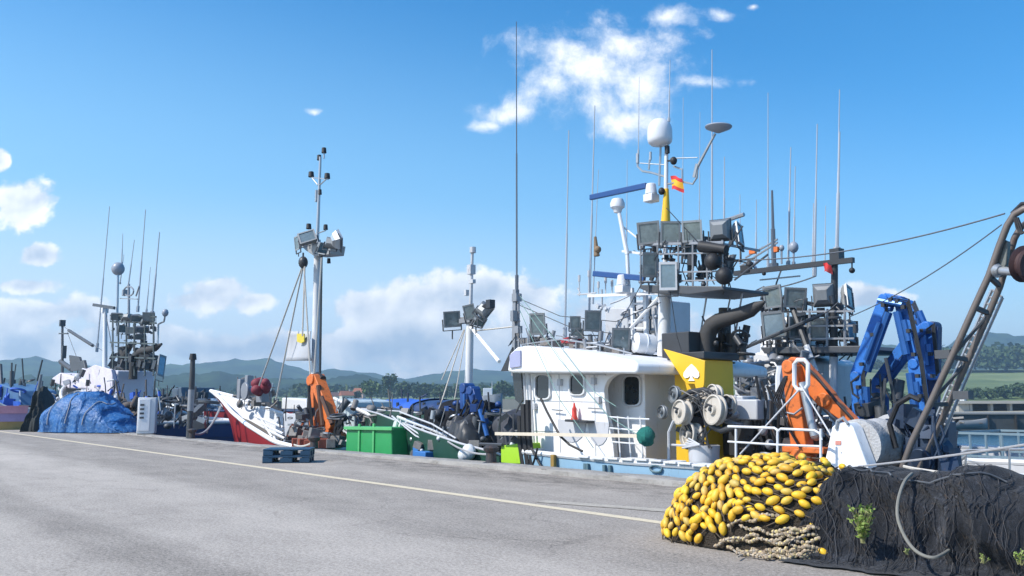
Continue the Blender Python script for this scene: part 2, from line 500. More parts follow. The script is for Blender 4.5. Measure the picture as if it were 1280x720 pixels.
def uvof(px, py):
    d = ray(px, py); f = d.dot(FW); return d.dot(RT)/f, d.z/f
# warp the coordinates so outlines billow
wn = N.new('ShaderNodeTexNoise'); wn.inputs['Scale'].default_value = 9; wn.inputs['Detail'].default_value = 4
L.new(cb.outputs[0], wn.inputs['Vector'])
ws = N.new('ShaderNodeVectorMath'); ws.operation = 'SUBTRACT'; L.new(wn.outputs['Color'], ws.inputs[0]); ws.inputs[1].default_value = (.5,.5,.5)
wm = N.new('ShaderNodeVectorMath'); wm.operation = 'MULTIPLY_ADD'; L.new(ws.outputs[0], wm.inputs[0]); wm.inputs[1].default_value = (.045,.035,0)
L.new(cb.outputs[0], wm.inputs[2])
def cloud_layer(blobs, scale, soft, gain, thr, rough):
    cur = None
    for px, py, rx, ry in blobs:
        u0, v0 = uvof(px, py); u1, _ = uvof(px+rx, py); _, v1 = uvof(px, py-ry)
        a, b = 1/(u1-u0), 1/(v1-v0)
        n = N.new('ShaderNodeVectorMath'); n.operation = 'MULTIPLY_ADD'; L.new(wm.outputs[0], n.inputs[0])
        n.inputs[1].default_value = (a, b, 0); n.inputs[2].default_value = (-u0*a, -v0*b, 0)
        l = N.new('ShaderNodeVectorMath'); l.operation = 'LENGTH'; L.new(n.outputs[0], l.inputs[0])
        cur = l.outputs['Value'] if cur is None else M2('SMOOTH_MIN', cur, l.outputs['Value'], .25)
    m = M2('SUBTRACT', 1.0, cur)
    nn = N.new('ShaderNodeTexNoise'); nn.inputs['Scale'].default_value = scale; nn.inputs['Detail'].default_value = 9
    nn.inputs['Roughness'].default_value = rough
    L.new(wm.outputs[0], nn.inputs['Vector'])
    d = M2('ADD', m, M2('MULTIPLY', M2('SUBTRACT', nn.outputs['Fac'], .5), gain))
    mr = N.new('ShaderNodeMapRange'); mr.interpolation_type = 'SMOOTHSTEP'
    mr.inputs['From Min'].default_value = thr; mr.inputs['From Max'].default_value = thr+soft
    L.new(d, mr.inputs['Value'])
    # light from the sun's side: compare with the noise a little towards the sun
    of = N.new('ShaderNodeVectorMath'); of.operation = 'ADD'; L.new(wm.outputs[0], of.inputs[0]); of.inputs[1].default_value = (-.012, .022, 0)
    n2 = N.new('ShaderNodeTexNoise'); n2.inputs['Scale'].default_value = scale; n2.inputs['Detail'].default_value = 5
    L.new(of.outputs[0], n2.inputs['Vector'])
    lit = M2('MULTIPLY_ADD', M2('SUBTRACT', nn.outputs['Fac'], n2.outputs['Fac']), 3.0, .62)
    return mr.outputs['Result'], lit, d
wispy, wl1, _m = cloud_layer([(735,88,112,50), (690,108,54,36), (806,104,66,40), (872,102,46,12), (640,138,52,16), (600,152,26,11), (775,50,80,34), (700,70,60,30),
                          (835,20,36,14), (900,13,24,9), (790,148,90,24), (740,130,70,28), (392,132,14,5), (940,5,11,5)], 11, 1.4, 4.0, -.14, .66)
fluffy, wl2, d2 = cloud_layer([(34,246,52,36), (-6,196,20,22), (55,318,30,18), (268,366,56,27), (240,372,34,18), (312,378,34,13), (455,384,60,27),
                           (540,380,90,42), (610,370,70,40), (655,382,60,42), (30,356,56,13), (60,390,100,24), (-10,395,80,30), (450,428,110,24),
                           (560,430,190,46), (760,420,160,50), (900,440,150,40), (1092,374,52,18), (120,425,160,26), (300,432,190,24), (20,440,120,20)], 18, .34, 2.3, .03, .56)
def ccol(lit, dark, bright):
    mx = N.new('ShaderNodeMix'); mx.data_type = 'RGBA'; mx.clamp_factor = True
    L.new(lit, mx.inputs['Factor']); mx.inputs['A'].default_value = dark; mx.inputs['B'].default_value = bright
    return mx.outputs['Result']
K = CLOUD
c1 = ccol(wl1, (.80*K, .88*K, .98*K, 1), (1.12*K, 1.12*K, 1.12*K, 1))
c2 = ccol(M2('SUBTRACT', wl2, M2('MULTIPLY', M2('MAXIMUM', M2('SUBTRACT', d2, .42), 0.0), .75)), (.55*K, .64*K, .77*K, 1), (1.2*K, 1.19*K, 1.18*K, 1))
# thinner blue lower down and the pale band of distant air over the hills
def band(v, lo, hi, top, src, col):
    h = N.new('ShaderNodeMapRange'); h.interpolation_type = 'SMOOTHSTEP'
    h.inputs['From Min'].default_value = hi; h.inputs['From Max'].default_value = lo; h.inputs['To Max'].default_value = top
    L.new(v, h.inputs['Value'])
    m = N.new('ShaderNodeMix'); m.data_type = 'RGBA'; L.new(h.outputs['Result'], m.inputs['Factor']); L.new(src, m.inputs['A']); m.inputs['B'].default_value = col
    return m
mh0 = band(M2('MULTIPLY_ADD', uu, .22, vv), -.02, .50, .92, hs.outputs[0], (.30*K, .62*K, .93*K, 1))
mh = band(M2('MULTIPLY_ADD', uu, .07, vv), -.02, .24, .90, mh0.outputs['Result'], (.90*K, 1.0*K, 1.07*K, 1))
a1 = N.new('ShaderNodeMix'); a1.data_type = 'RGBA'; L.new(M2('MULTIPLY', wispy, .94), a1.inputs['Factor']); L.new(mh.outputs['Result'], a1.inputs['A']); L.new(c1, a1.inputs['B'])
a2 = N.new('ShaderNodeMix'); a2.data_type = 'RGBA'; L.new(M2('MULTIPLY', fluffy, .96), a2.inputs['Factor']); L.new(a1.outputs['Result'], a2.inputs['A']); L.new(c2, a2.inputs['B'])
front = M2('GREATER_THAN', sx.outputs['Y'], .06)
a3 = N.new('ShaderNodeMix'); a3.data_type = 'RGBA'; L.new(front, a3.inputs['Factor']); L.new(hs.outputs[0], a3.inputs['A']); L.new(a2.outputs['Result'], a3.inputs['B'])
L.new(a3.outputs['Result'], bg.inputs['Color'])

# ================================================================== ground, coping, markings
def asphalt(name, line=None, worn=.5):
    m = bpy.data.materials.new(name); m.use_nodes = True
    nt = m.node_tree; N = nt.nodes; L = nt.links; b = N['Principled BSDF']
    b.inputs['Roughness'].default_value = .9; b.inputs['Specular IOR Level'].default_value = .2
    g = N.new('ShaderNodeNewGeometry')
    def noise_(sc, det, rough, scale3=None, dist=0):
        n = N.new('ShaderNodeTexNoise'); n.inputs['Scale'].default_value = sc; n.inputs['Detail'].default_value = det
        n.inputs['Roughness'].default_value = rough; n.inputs['Distortion'].default_value = dist
        if scale3:
            mp = N.new('ShaderNodeMapping'); mp.inputs['Scale'].default_value = scale3; L.new(g.outputs['Position'], mp.inputs['Vector']); L.new(mp.outputs[0], n.inputs['Vector'])
        else: L.new(g.outputs['Position'], n.inputs['Vector'])
        return n.outputs['Fac']
    def mth(op, a, b_=None, c=None):
        n = N.new('ShaderNodeMath'); n.operation = op
        for i, v in enumerate((a, b_, c)):
            if v is None: continue
            if isinstance(v, (int, float)): n.inputs[i].default_value = v
            else: L.new(v, n.inputs[i])
        return n.outputs[0]
    def mr(v, a, b_, c=0., d=1.):
        n = N.new('ShaderNodeMapRange'); n.interpolation_type = 'SMOOTHSTEP'
        n.inputs['From Min'].default_value = a; n.inputs['From Max'].default_value = b_
        n.inputs['To Min'].default_value = c; n.inputs['To Max'].default_value = d
        L.new(v, n.inputs['Value']); return n.outputs['Result']
    sep = N.new('ShaderNodeSeparateXYZ'); L.new(g.outputs['Position'], sep.inputs[0])
    big = noise_(.35, 6, .6, (.25, 1, 1), .6)
    mid = noise_(1.6, 7, .68, (.5, 1, 1))
    fine = noise_(17, 6, .8)
    grit = noise_(95, 2, .6)
    y = mth('ADD', sep.outputs['Y'], mth('MULTIPLY', mth('SUBTRACT', noise_(.5, 5, .65, (.3, 1, 1)), .5), 1.6))
    # worn bands that run along the quay: tyre track, older and newer surfacing
    t1 = mth('MULTIPLY', mr(y, 2.1, 2.6), mr(y, 3.5, 2.9))
    t3 = mth('MULTIPLY', mr(y, 3.9, 4.7), mr(y, 5.9, 5.0))
    t2 = mr(y, 5.5, 6.3)
    t4 = mth('MULTIPLY', mr(y, 9.2, 9.8), mr(y, 11.4, 10.2))
    val = mth('ADD', .365, mth('MULTIPLY', mth('SUBTRACT', big, .5), .22))
    val = mth('ADD', val, mth('MULTIPLY', mth('SUBTRACT', mid, .5), .22))
    val = mth('ADD', val, mth('MULTIPLY', mth('SUBTRACT', fine, .5), .46))
    val = mth('ADD', val, mth('MULTIPLY', mth('SUBTRACT', grit, .5), .42))
    val = mth('ADD', val, mth('MULTIPLY', mth('SUBTRACT', noise_(34, 2, .5), .5), .26))
    val = mth('ADD', val, mth('MULTIPLY', mr(noise_(60, 1, .5), .62, .70), .10))
    val = mth('ADD', val, mth('MULTIPLY', t1, -.10))
    val = mth('ADD', val, mth('MULTIPLY', t3, .03))
    val = mth('ADD', val, mth('MULTIPLY', t2, -.075))
    val = mth('ADD', val, mth('MULTIPLY', t4, .025))
    # oil spots and old stains
    st = mr(noise_(.9, 6, .7, (.6, 1, 1), 1.2), .60, .72)
    val = mth('ADD', val, mth('MULTIPLY', st, -.07))
    # cracks, and a rougher broken strip close to the edge
    vo = N.new('ShaderNodeTexVoronoi'); vo.feature = 'DISTANCE_TO_EDGE'; vo.inputs['Scale'].default_value = .42
    wv = N.new('ShaderNodeVectorMath'); wv.operation = 'MULTIPLY_ADD'
    nw = N.new('ShaderNodeTexNoise'); nw.inputs['Scale'].default_value = 2.2; nw.inputs['Detail'].default_value = 5; L.new(g.outputs['Position'], nw.inputs['Vector'])
    L.new(nw.outputs['Color'], wv.inputs[0]); wv.inputs[1].default_value = (.8, .8, 0); L.new(g.outputs['Position'], wv.inputs[2]); L.new(wv.outputs[0], vo.inputs['Vector'])
    ck = mth('MULTIPLY', mr(vo.outputs['Distance'], .012, .002), mr(noise_(.25, 3, .5), .46, .56))
    val = mth('ADD', val, mth('MULTIPLY', ck, -.06))
    ed = mth('MULTIPLY', mr(y, 10.0, 11.6), mr(noise_(2.4, 7, .72, (.6, 1, 1)), .42, .62))
    val = mth('ADD', val, mth('MULTIPLY', ed, -.10))
    sp_ = mr(noise_(5.5, 4, .6), .66, .72)
    val = mth('MAXIMUM', mth('ADD', val, mth('MULTIPLY', sp_, -.07)), .03)
    cr = N.new('ShaderNodeCombineColor')
    L.new(mth('MULTIPLY', val, 1.07), cr.inputs[0]); L.new(mth('MULTIPLY', val, .955), cr.inputs[1]); L.new(mth('MULTIPLY', val, .835), cr.inputs[2])
    out = cr.outputs[0]
    if line:
        mx = N.new('ShaderNodeMix'); mx.data_type = 'RGBA'
        f = mr(mth('ADD', noise_(7, 6, .75), mth('MULTIPLY', mth('SUBTRACT', grit, .5), .3)), worn-.1, worn+.14, .92, .0)
        L.new(f, mx.inputs['Factor']); L.new(out, mx.inputs['A']); mx.inputs['B'].default_value = line+(1,); out = mx.outputs['Result']
    L.new(out, b.inputs['Base Color'])
    bp = N.new('ShaderNodeBump'); bp.inputs['Strength'].default_value = .5; bp.inputs['Distance'].default_value = .012
    L.new(mth('ADD', grit, mth('MULTIPLY', fine, .8)), bp.inputs['Height']); L.new(bp.outputs[0], b.inputs['Normal'])
    return m
EDGE = 13.1; COP = 12.45; WZ = -1.9
QX0, QX1 = -190.0, 90.0
qb = MB().box(QX0, QX1, -160, EDGE-.05, -4.4, 0)
single('quay_ground', qb, asphalt('worn_asphalt'), None, None, kind='structure', smooth=False)
rng = random.Random(4)
cp = MB()
NU = 700
def copz(x): return lerp(.035, .105, min(1, max(0, (x+30)/14)))
prof = [(0, 0), (0.02, .8), (.06, 1.0), (.3, 1.04), (.6, 1.0), (.95, .97), (1.0, .85), (1.0, -.5), (.995, -40)]
vs = []
for i in range(NU+1):
    x = -120+140*i/NU
    for k, (a, h) in enumerate(prof):
        jit = noise.noise(Vector((x*1.7, k*.9, 3)))*.035+noise.noise(Vector((x*6, k, 7)))*.015
        yy = COP+(EDGE-COP)*a + (jit*1.6 if k < 3 else jit*.6 if k in (6, 7) else 0)
        z = copz(x)*h + (noise.noise(Vector((x*.9, a*2, 1)))*.018 + noise.noise(Vector((x*5, a*5, 1)))*.009 if 0 < k < 7 else 0)
        vs.append(Vector((x, yy, max(z, -4) if k else -.02)))
n_ = len(prof)
cp.add(vs, [(i*n_+k, (i+1)*n_+k, (i+1)*n_+k+1, i*n_+k+1) for i in range(NU) for k in range(n_-1)])
CONC = mat('worn_concrete', (.31,.295,.275), .9, var=.35, scale=1.6, rust=.35, rustcol=(.15,.135,.12), streak=False, bump=.6, bscale=14, spec=.2)
single('quay_kerb', cp, CONC, None, None, kind='structure')
def strip(name, p, q, w, m, z=.004):
    d = (q-p).normalized(); s_ = Vector((-d.y, d.x, 0))*w/2
    n = 60; vs = []
    for i in range(n+1):
        c = p.lerp(q, i/n)
        for sg in (-1, 1):
            vs.append(c + s_*sg*(1+.12*noise.noise(Vector((c.x*2, sg*5, c.y)))) + Vector((0, 0, z)))
    return single(name, MB().add(vs, [(2*i, 2*i+1, 2*i+3, 2*i+2) for i in range(n)]), m, None, None, kind='structure', smooth=False)
l0, l1 = G(200, 567), G(837, 655)
dl = (l1-l0)
strip('road_marking', l0-dl*4.0, l1+dl*.6, .20, asphalt('worn_line_paint', (.70,.60,.43), .62))
strip('faded_road_marking', G(676, 627), G(900, 643.5), .30, asphalt('faded_line_paint', (.47,.43,.36), .52), .0075)

# ================================================================== water
wm_ = bpy.data.materials.new('harbour_water'); wm_.use_nodes = True
nt2 = wm_.node_tree; b = nt2.nodes['Principled BSDF']
b.inputs['Base Color'].default_value = (.02, .085, .14, 1); b.inputs['Roughness'].default_value = .12; b.inputs['IOR'].default_value = 1.33
g = nt2.nodes.new('ShaderNodeNewGeometry'); mp = nt2.nodes.new('ShaderNodeMapping'); mp.inputs['Scale'].default_value = (1, 1, 1)
nz = nt2.nodes.new('ShaderNodeTexNoise'); nz.inputs['Scale'].default_value = .9; nz.inputs['Detail'].default_value = 5
bp = nt2.nodes.new('ShaderNodeBump'); bp.inputs['Strength'].default_value = .55; bp.inputs['Distance'].default_value = .35
nt2.links.new(g.outputs['Position'], mp.inputs[0]); nt2.links.new(mp.outputs[0], nz.inputs['Vector']); nt2.links.new(nz.outputs['Fac'], bp.inputs['Height'])
nt2.links.new(bp.outputs[0], b.inputs['Normal'])
wq = MB().add([(-1500, EDGE-.3, WZ), (1500, EDGE-.3, WZ), (1500, 1500, WZ), (-1500, 1500, WZ)], [(0,1,2,3)])
single('water', wq, wm_, None, None, kind='structure', smooth=False)

# ================================================================== far shore and hills
def field_mat():
    m = bpy.data.materials.new('far_fields'); m.use_nodes = True
    nt = m.node_tree; N = nt.nodes; L = nt.links; b = N['Principled BSDF']; b.inputs['Roughness'].default_value = .95; b.inputs['Specular IOR Level'].default_value = .1
    g = N.new('ShaderNodeNewGeometry')
    mp = N.new('ShaderNodeMapping'); mp.inputs['Rotation'].default_value = (0, 0, YAW+.3); mp.inputs['Scale'].default_value = (.012, .02, .0)
    L.new(g.outputs['Position'], mp.inputs[0])
    v = N.new('ShaderNodeTexVoronoi'); v.inputs['Scale'].default_value = 1; L.new(mp.outputs[0], v.inputs['Vector'])
    n = N.new('ShaderNodeTexNoise'); n.inputs['Scale'].default_value = .03; n.inputs['Detail'].default_value = 8; L.new(g.outputs['Position'], n.inputs['Vector'])
    cr = N.new('ShaderNodeValToRGB'); e = cr.color_ramp.elements
    e[0].position = .1; e[0].color = (.15,.19,.08,1); e[1].position = .85; e[1].color = (.27,.29,.15,1)
    k = cr.color_ramp.elements.new(.5); k.color = (.18,.235,.09,1)
    sp = N.new('ShaderNodeSeparateColor'); L.new(v.outputs['Color'], sp.inputs[0])
    L.new(sp.outputs[0], cr.inputs['Fac'])
    mx = N.new('ShaderNodeMix'); mx.data_type = 'RGBA'; mx.blend_type = 'MULTIPLY'; mx.inputs['Factor'].default_value = .55
    L.new(cr.outputs[0], mx.inputs['A'])
    c2 = N.new('ShaderNodeValToRGB'); c2.color_ramp.elements[0].position = .35; c2.color_ramp.elements[0].color = (.45,.5,.45,1); c2.color_ramp.elements[1].position = .65
    L.new(n.outputs['Fac'], c2.inputs[0]); L.new(c2.outputs[0], mx.inputs['B'])
    sz = N.new('ShaderNodeSeparateXYZ'); L.new(g.outputs['Position'], sz.inputs[0])
    lt = N.new('ShaderNodeMapRange'); lt.inputs['From Min'].default_value = -.6; lt.inputs['From Max'].default_value = .9; L.new(sz.outputs['Z'], lt.inputs['Value'])
    m2 = N.new('ShaderNodeMix'); m2.data_type = 'RGBA'; L.new(lt.outputs[0], m2.inputs['Factor']); m2.inputs['A'].default_value = (.36,.32,.25,1)
    L.new(mx.outputs['Result'], m2.inputs['B']); L.new(m2.outputs['Result'], b.inputs['Base Color'])
    return m
def hill_mat(name, a, b_, sc):
    m = bpy.data.materials.new(name); m.use_nodes = True
    nt = m.node_tree; N = nt.nodes; L = nt.links; b = N['Principled BSDF']; b.inputs['Roughness'].default_value = 1; b.inputs['Specular IOR Level'].default_value = .05
    g = N.new('ShaderNodeNewGeometry'); n = N.new('ShaderNodeTexNoise'); n.inputs['Scale'].default_value = sc; n.inputs['Detail'].default_value = 9; n.inputs['Roughness'].default_value = .65
    L.new(g.outputs['Position'], n.inputs['Vector'])
    cr = N.new('ShaderNodeValToRGB'); e = cr.color_ramp.elements; e[0].position = .42; e[0].color = a+(1,); e[1].position = .68; e[1].color = b_+(1,)
    L.new(n.outputs['Fac'], cr.inputs[0]); L.new(cr.outputs[0], b.inputs['Base Color'])
    return m
# height of the land as the picture row it reaches, by picture column and distance
def T_right(d): return interp([(140, 545), (150, 530), (215, 514), (260, 508), (420, 499), (600, 482), (800, 463), (1100, 462), (4000, 470)], d)
def T_left(d): return interp([(150, 545), (300, 520), (330, 514), (400, 505.5), (480, 501), (900, 496), (1300, 492), (4000, 490)], d)
def land(px, d):
    k = min(1, max(0, (px-760)/260.)); k = k*k*(3-2*k)
    y = lerp(T_left(d), T_right(d), k)
    z = D(px, y, d).z
    z += noise.noise(Vector((px*.02, d*.006, 2)))*d*.0018*(1 if d > 300 else .3)
    return z
ds = [150, 180, 200, 215, 235, 260, 300, 340, 370, 400, 430, 480, 540, 600, 680, 760, 860, 1000, 1200, 1500, 2000, 2600, 3600]
pxs = [-900+i*30 for i in range(110)]
def tv(i, j):
    px = pxs[i]; d = ds[j]
    dd = ray(px, 503); h = Vector((dd.x, dd.y, 0)).normalized()
    return Vector((h.x*d, h.y*d, land(px, d)))
tm = MB().add([tv(i, j) for i in range(len(pxs)) for j in range(len(ds))],
              [(i*len(ds)+j, (i+1)*len(ds)+j, (i+1)*len(ds)+j+1, i*len(ds)+j+1) for i in range(len(pxs)-1) for j in range(len(ds)-1)])
single('terrain', tm, field_mat(), None, None, kind='structure')
def ridge(name, prof, d0, d1, m, fuzz, seed):
    NU, NV = 420, 9; x0, x1 = prof[0][0], prof[-1][0]
    vs = []
    for i in range(NU+1):
        px = lerp(x0, x1, i/NU); dd = ray(px, 503); h = Vector((dd.x, dd.y, 0)).normalized()
        zt = D(px, interp(prof, px), d1).z
        for j in range(NV+1):
            v = j/NV; d = lerp(d0, d1, v)
            nz = noise.noise(Vector((px*.05, v*3, seed)))*.5+noise.noise(Vector((px*.17, v*7, seed)))*.3+noise.noise(Vector((px*.55, v*9, seed)))*.2
            z = lerp(-4, zt, v**1.15) + nz*fuzz*(.3+v)
            if v == 1: z += abs(noise.noise(Vector((px*.9, 5, seed))))*fuzz*.5
            vs.append(Vector((h.x*d, h.y*d, z)))
        d = d1+500; vs.append(Vector((h.x*d, h.y*d, -4)))
    n = NV+2
    return single(name, MB().add(vs, [(i*n+j, (i+1)*n+j, (i+1)*n+j+1, i*n+j+1) for i in range(NU) for j in range(n-1)]), m, None, None, kind='structure')
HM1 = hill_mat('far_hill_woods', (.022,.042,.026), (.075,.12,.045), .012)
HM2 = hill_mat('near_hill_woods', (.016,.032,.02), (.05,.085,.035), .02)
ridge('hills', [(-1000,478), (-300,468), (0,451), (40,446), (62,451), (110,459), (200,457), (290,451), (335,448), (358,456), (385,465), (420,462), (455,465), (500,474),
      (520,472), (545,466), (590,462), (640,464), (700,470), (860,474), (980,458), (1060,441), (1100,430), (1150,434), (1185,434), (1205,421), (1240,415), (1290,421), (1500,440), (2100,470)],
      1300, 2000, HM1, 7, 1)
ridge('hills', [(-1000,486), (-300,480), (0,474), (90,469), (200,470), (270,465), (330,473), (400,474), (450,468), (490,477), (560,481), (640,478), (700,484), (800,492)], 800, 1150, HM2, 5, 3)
# ================================================================== the white boat with the yellow funnel
def frame_pts(t, *xy): return [P(x, y, t) for x, y in xy]
def t_on_X(px, X):
    d = ray(px, 503); return d.y*(X/d.x)
BG = 'fishing boats moored along the quay'
o = Vector((-11, 16.8, WZ))
D_ = thing('fishing_boat', 'white fishing boat with pale blue hull, bright yellow funnel and tall radome mast', 'fishing boat', o, BG)
hull(D_, -5.2, -16.75, 16.8, 2.9, [(0,.30), (.3,.23), (.7,.21), (1,.28)], PALEBLUE, LGREY, WHITE2, DECK, drop=.75, full=.24, flare=.9, stern=.98, rake=-.9, cap=.065, N=30)
# side details of the hull: frames, hawse eye, rust stripe
b = MB()
for px in (733, 736, 757, 764):
    p = P(px, 572, 13.9); b.cbox(Vector((p.x, 13.86, -.25)), .07, .06, .8)
part(D_, 'hull_rib', b, HULLTEAL, smooth=False)
b = MB(); p = P(820, 586, 13.87)
b.tube([p+Vector((math.cos(a)*.16, 0, math.sin(a)*.07)) for a in [k*math.pi/6 for k in range(12)]], .022, 6, closed=True)
part(D_, 'hawse_eye', b, HULLTEAL)
p = P(693, 580, 13.86); part(D_, 'timber_fender', MB().cbox(Vector((p.x, 13.83, -.15)), .12, .1, .9), mat('ochre_timber', (.30,.19,.05), .8, var=.3), bevel=.02)
# a worn white sheet of plating along the gunwale
b = MB()
for px in range(728, 890, 18):
    p = P(px, 575, 13.8); b.cbox(Vector((p.x, 13.98, .30+.015*math.sin(px))), .33, .34, .045, Matrix.Rotation(.05*math.sin(px*3), 3, 'X'))
part(D_, 'side_shelf', b, WHITE2, smooth=False, bevel=.01)
# ---- wheelhouse: side screen with an arched after edge, the house behind, the visor roof
TW = 14.6
arch = []
for k in range(9):
    a = R(90+k*11.25); arch.append((776+22*math.cos(a), 490+23*math.sin(-a)*-1*-1)) if False else arch.append((777-22*math.sin(R(k*11.25)), 489-22*math.cos(R(k*11.25))))
wl_out = [(641,462), (667,566), (769,583), (766,556), (760,527), (756,505)] + arch[::-1] + [(777,463)]
WH = part(D_, 'wheelhouse', MB().pprism(wl_out, TW, TW+.14), WHITE, bevel=.015)
X805 = P(806, 500, 15.3).x
hx0 = P(655, 500, TW+.3).x
b = MB()
zt = P(806, 448, 15.3).z
b.prism([Vector((hx0-.15, 15.3, zt)), Vector((X805, 15.3, zt)), Vector((X805, 15.3, -.4)), Vector((hx0+.35, 15.3, -.4))], (0, 3.3, 0))
HB = part(D_, 'deckhouse', b, WHITE, bevel=.02)
window(WH, (671,469,688,498), TW); window(WH, (714,469,731,493), TW)
window(HB, (781,471,801,506), 15.3)
# front screen of the house seen on edge, with its dark pane
b = MB().pprism([(640,462), (651,462), (653,500), (650,505), (644,500)], TW-.06, TW-.03)
part(WH, 'side_window', b, WINDOWM, smooth=False)
b = MB().tube(frame_pts(TW-.08, (655,462), (657,505), (664,560)), .03, 6).tube(frame_pts(TW-.1, (661,462), (664,505), (668,565)), .035, 6)
part(WH, 'pipe', b, LGREY)
# flat arched panels low on the side, a recess's shade put into their grey
SH = mat('recess_shade_grey', (.50,.51,.54), .6, var=.1, rust=.2)
b = MB()
def arc_panel(x0, x1, y0, y1):
    pts = [(x0, y0), (x1, y0+2)]
    for k in range(9):
        a = math.pi*k/8; pts.append(((x0+x1)/2+(x1-x0)/2*math.cos(a), y0+6+(y1-y0-6)*math.sin(a)))
    return pts
for q in ((697,732,524,553), (735,761,526,557)): b.pprism(arc_panel(*q), TW-.02, TW+.02)
part(WH, 'painted_recess', b, SH, smooth=False)
b = MB().pprism([(706,524), (733,526), (733,529), (706,527)], TW-.28, TW+.02)
sh_ = part(WH, 'shelf', b, BLACKP, smooth=False)
p = P(718, 526, TW-.14)
b = MB().lathe(p, (0,0,1), [(.085,0), (.085,.05), (.06,.12), (.055,.28), (.03,.34), (.02,.42)], 12)
part(WH, 'lamp_buoy', b, REDB)
b = MB().pprism([(684,450+16), (684,470), (682,474), (680,470), (681,466)], TW-.05, TW)
roof = [(634,464), (637,442), (646,434), (660,432), (705,436), (760,444), (792,451), (797,455), (797,465), (794,467), (640,466)]
RF = part(D_, 'wheelhouse_roof', MB().pprism(roof, 14.15, 18.9), WHITE, bevel=.05)
b = MB().pprism([(637,460), (637,444), (644,438), (650,438), (650,458)], 14.1, 14.148)
part(RF, 'roof_lamp', b, mat('lilac_plate', (.34,.36,.52), .5, var=.1), smooth=False)
part(D_, 'visor_board', MB().pprism([(626,464), (640,434), (641,464)], 14.3, 14.36), BLACKP, smooth=False)
# fender stack, hoses and black tackle at the forward corner
b = MB()
for (x, y0, y1, r) in ((655,505,580,.09), (660,500,585,.07), (650,520,590,.08)):
    b.tube(frame_pts(14.0, (x, y0), (x+1, (y0+y1)/2), (x+6, y1)), r, 8)
part(D_, 'black_fender', b, BLACK)
b = MB().tube(frame_pts(13.85, (676,498), (684,515), (692,530), (700,545), (712,556), (728,564)), .028, 6)
b.tube(frame_pts(13.86, (664,560), (672,575), (680,590)), .03, 6).tube(frame_pts(13.8, (672,560), (668,575), (662,592)), .025, 6)
part(D_, 'hose', b, BLACK)
b = MB().beam(P(620, 542, 13.75), P(803, 545, 13.75), .075, .075)
part(D_, 'boom_pole', b, mat('cream_pole', (.66,.58,.46), .6, var=.12, rust=.15), smooth=False)
b = MB().ball(P(807, 546, 13.7), .19, (1,1,1.05), 14, 10)
v = b.v
for i, q in enumerate(v): v[i] = q + (q-P(807,546,13.7)).normalized()*.05*noise.noise(q*9)
part(D_, 'net_ball', b, TEALNET)
b = MB()
for x in (772, 785, 800): b.rod(P(x, 520, 14.2), P(x+4, 578, 14.2), .018, n=6)
for y in (521, 535, 552): b.tube(frame_pts(14.2, (762, y), (785, y+2), (812, y+3)), .018, 6)
part(D_, 'guard_rail', b, WHITE2)
b = MB()
for pts in (((650,388), (668,430), (700,500), (742,560)), ((652,380), (700,450), (760,520), (804,548)), ((650,370), (690,420), (745,492), (770,508))):
    b.tube(frame_pts(13.95, *pts), .009, 5)
part(D_, 'stay_rope', b, mat('green_rope', (.20,.33,.30), .9, var=.2))
# stays at the bow post
b = MB().beam(P(643, 470, 15.6), P(645, 362, 15.6), .13, .13).beam(P(649, 460, 15.6), P(648, 372, 15.6), .05, .05)
for i in range(9): b.beam(P(642, 462-i*11, 15.6), P(650, 456-i*11, 15.6), .03, .03)
b.cbox(P(646, 372, 15.6), .2, .2, .22); b.cbox(P(643, 395, 15.5), .12, .2, .3); b.cbox(P(648, 412, 15.5), .16, .16, .2)
part(D_, 'lattice_post', b, GREY, smooth=False)
whip(D_, P(646, 365, 15.6), P(645.5, 27, 15.6), .026, WHIPD)
whip(D_, P(706, 425, 16.5), P(711, 163, 16.5), .03)
whip(D_, P(736, 410, 17.2), P(743.5, 132, 17.2), .032)
whip(D_, P(741, 380, 18), P(748, 212, 18), .018)
# ---- things on the roof
for (x, y, w, h, yaw, pi_) in ((672,405,19,26,-20,-10), (741,401,20,25,15,-10), (776,424,22,27,15,-12)):
    c = P(x, y, 15.4); s = mpp(c); flood(D_, c, w*s, h*s, yaw, pi_, stand=.2)
for (x, y, w, h) in ((719,403,13,15), (721,417,15,12)):
    c = P(x, y, 15.3); s = mpp(c); flood(D_, c, w*s, h*s, 10, -5, stand=.12)
b = MB().pprism([(700,424), (714,420), (716,427), (702,429)], 15.2, 15.6)
part(D_, 'red_lamp', b, RED, smooth=False)
b = MB()
rr = random.Random(3)
for i in range(26):
    x = 655+i*5.6; y = 432+ (x-655)*.11
    c = P(x, y-3-rr.random()*7, 15.2+rr.random()*1.5); s = .06+rr.random()*.14
    b.cbox(c, s*1.6, s*1.4, s*1.2, Matrix.Rotation(rr.random()*3, 3, 'Z'))
part(D_, 'roof_gear', b, mat('mixed_gear', (.20,.19,.18), .7, .2, var=.5, scale=5, rust=.4), smooth=False, bevel=.01, kind='stuff')
b = MB().tube(frame_pts(15.0, (652,431), (700,424), (745,430), (790,442)), .02, 6)
for x in (660, 690, 720, 750, 780): b.rod(P(x, 445, 15.0), P(x, 424+(x-690)*.12, 15.0), .018, n=6)
part(D_, 'roof_rail', b, GALV)
for z0, z1 in ((427, 431), (432, 436), (437, 441)):
    pass
b = MB()
for i in range(4): b.cbox(P(746, 429+i*5, 15.2), .42, .4, .035)
b.rod(P(746, 448, 15.2), P(746, 428, 15.2), .12, n=10)
part(D_, 'vent_cowl', b, LGREY, bevel=.008)
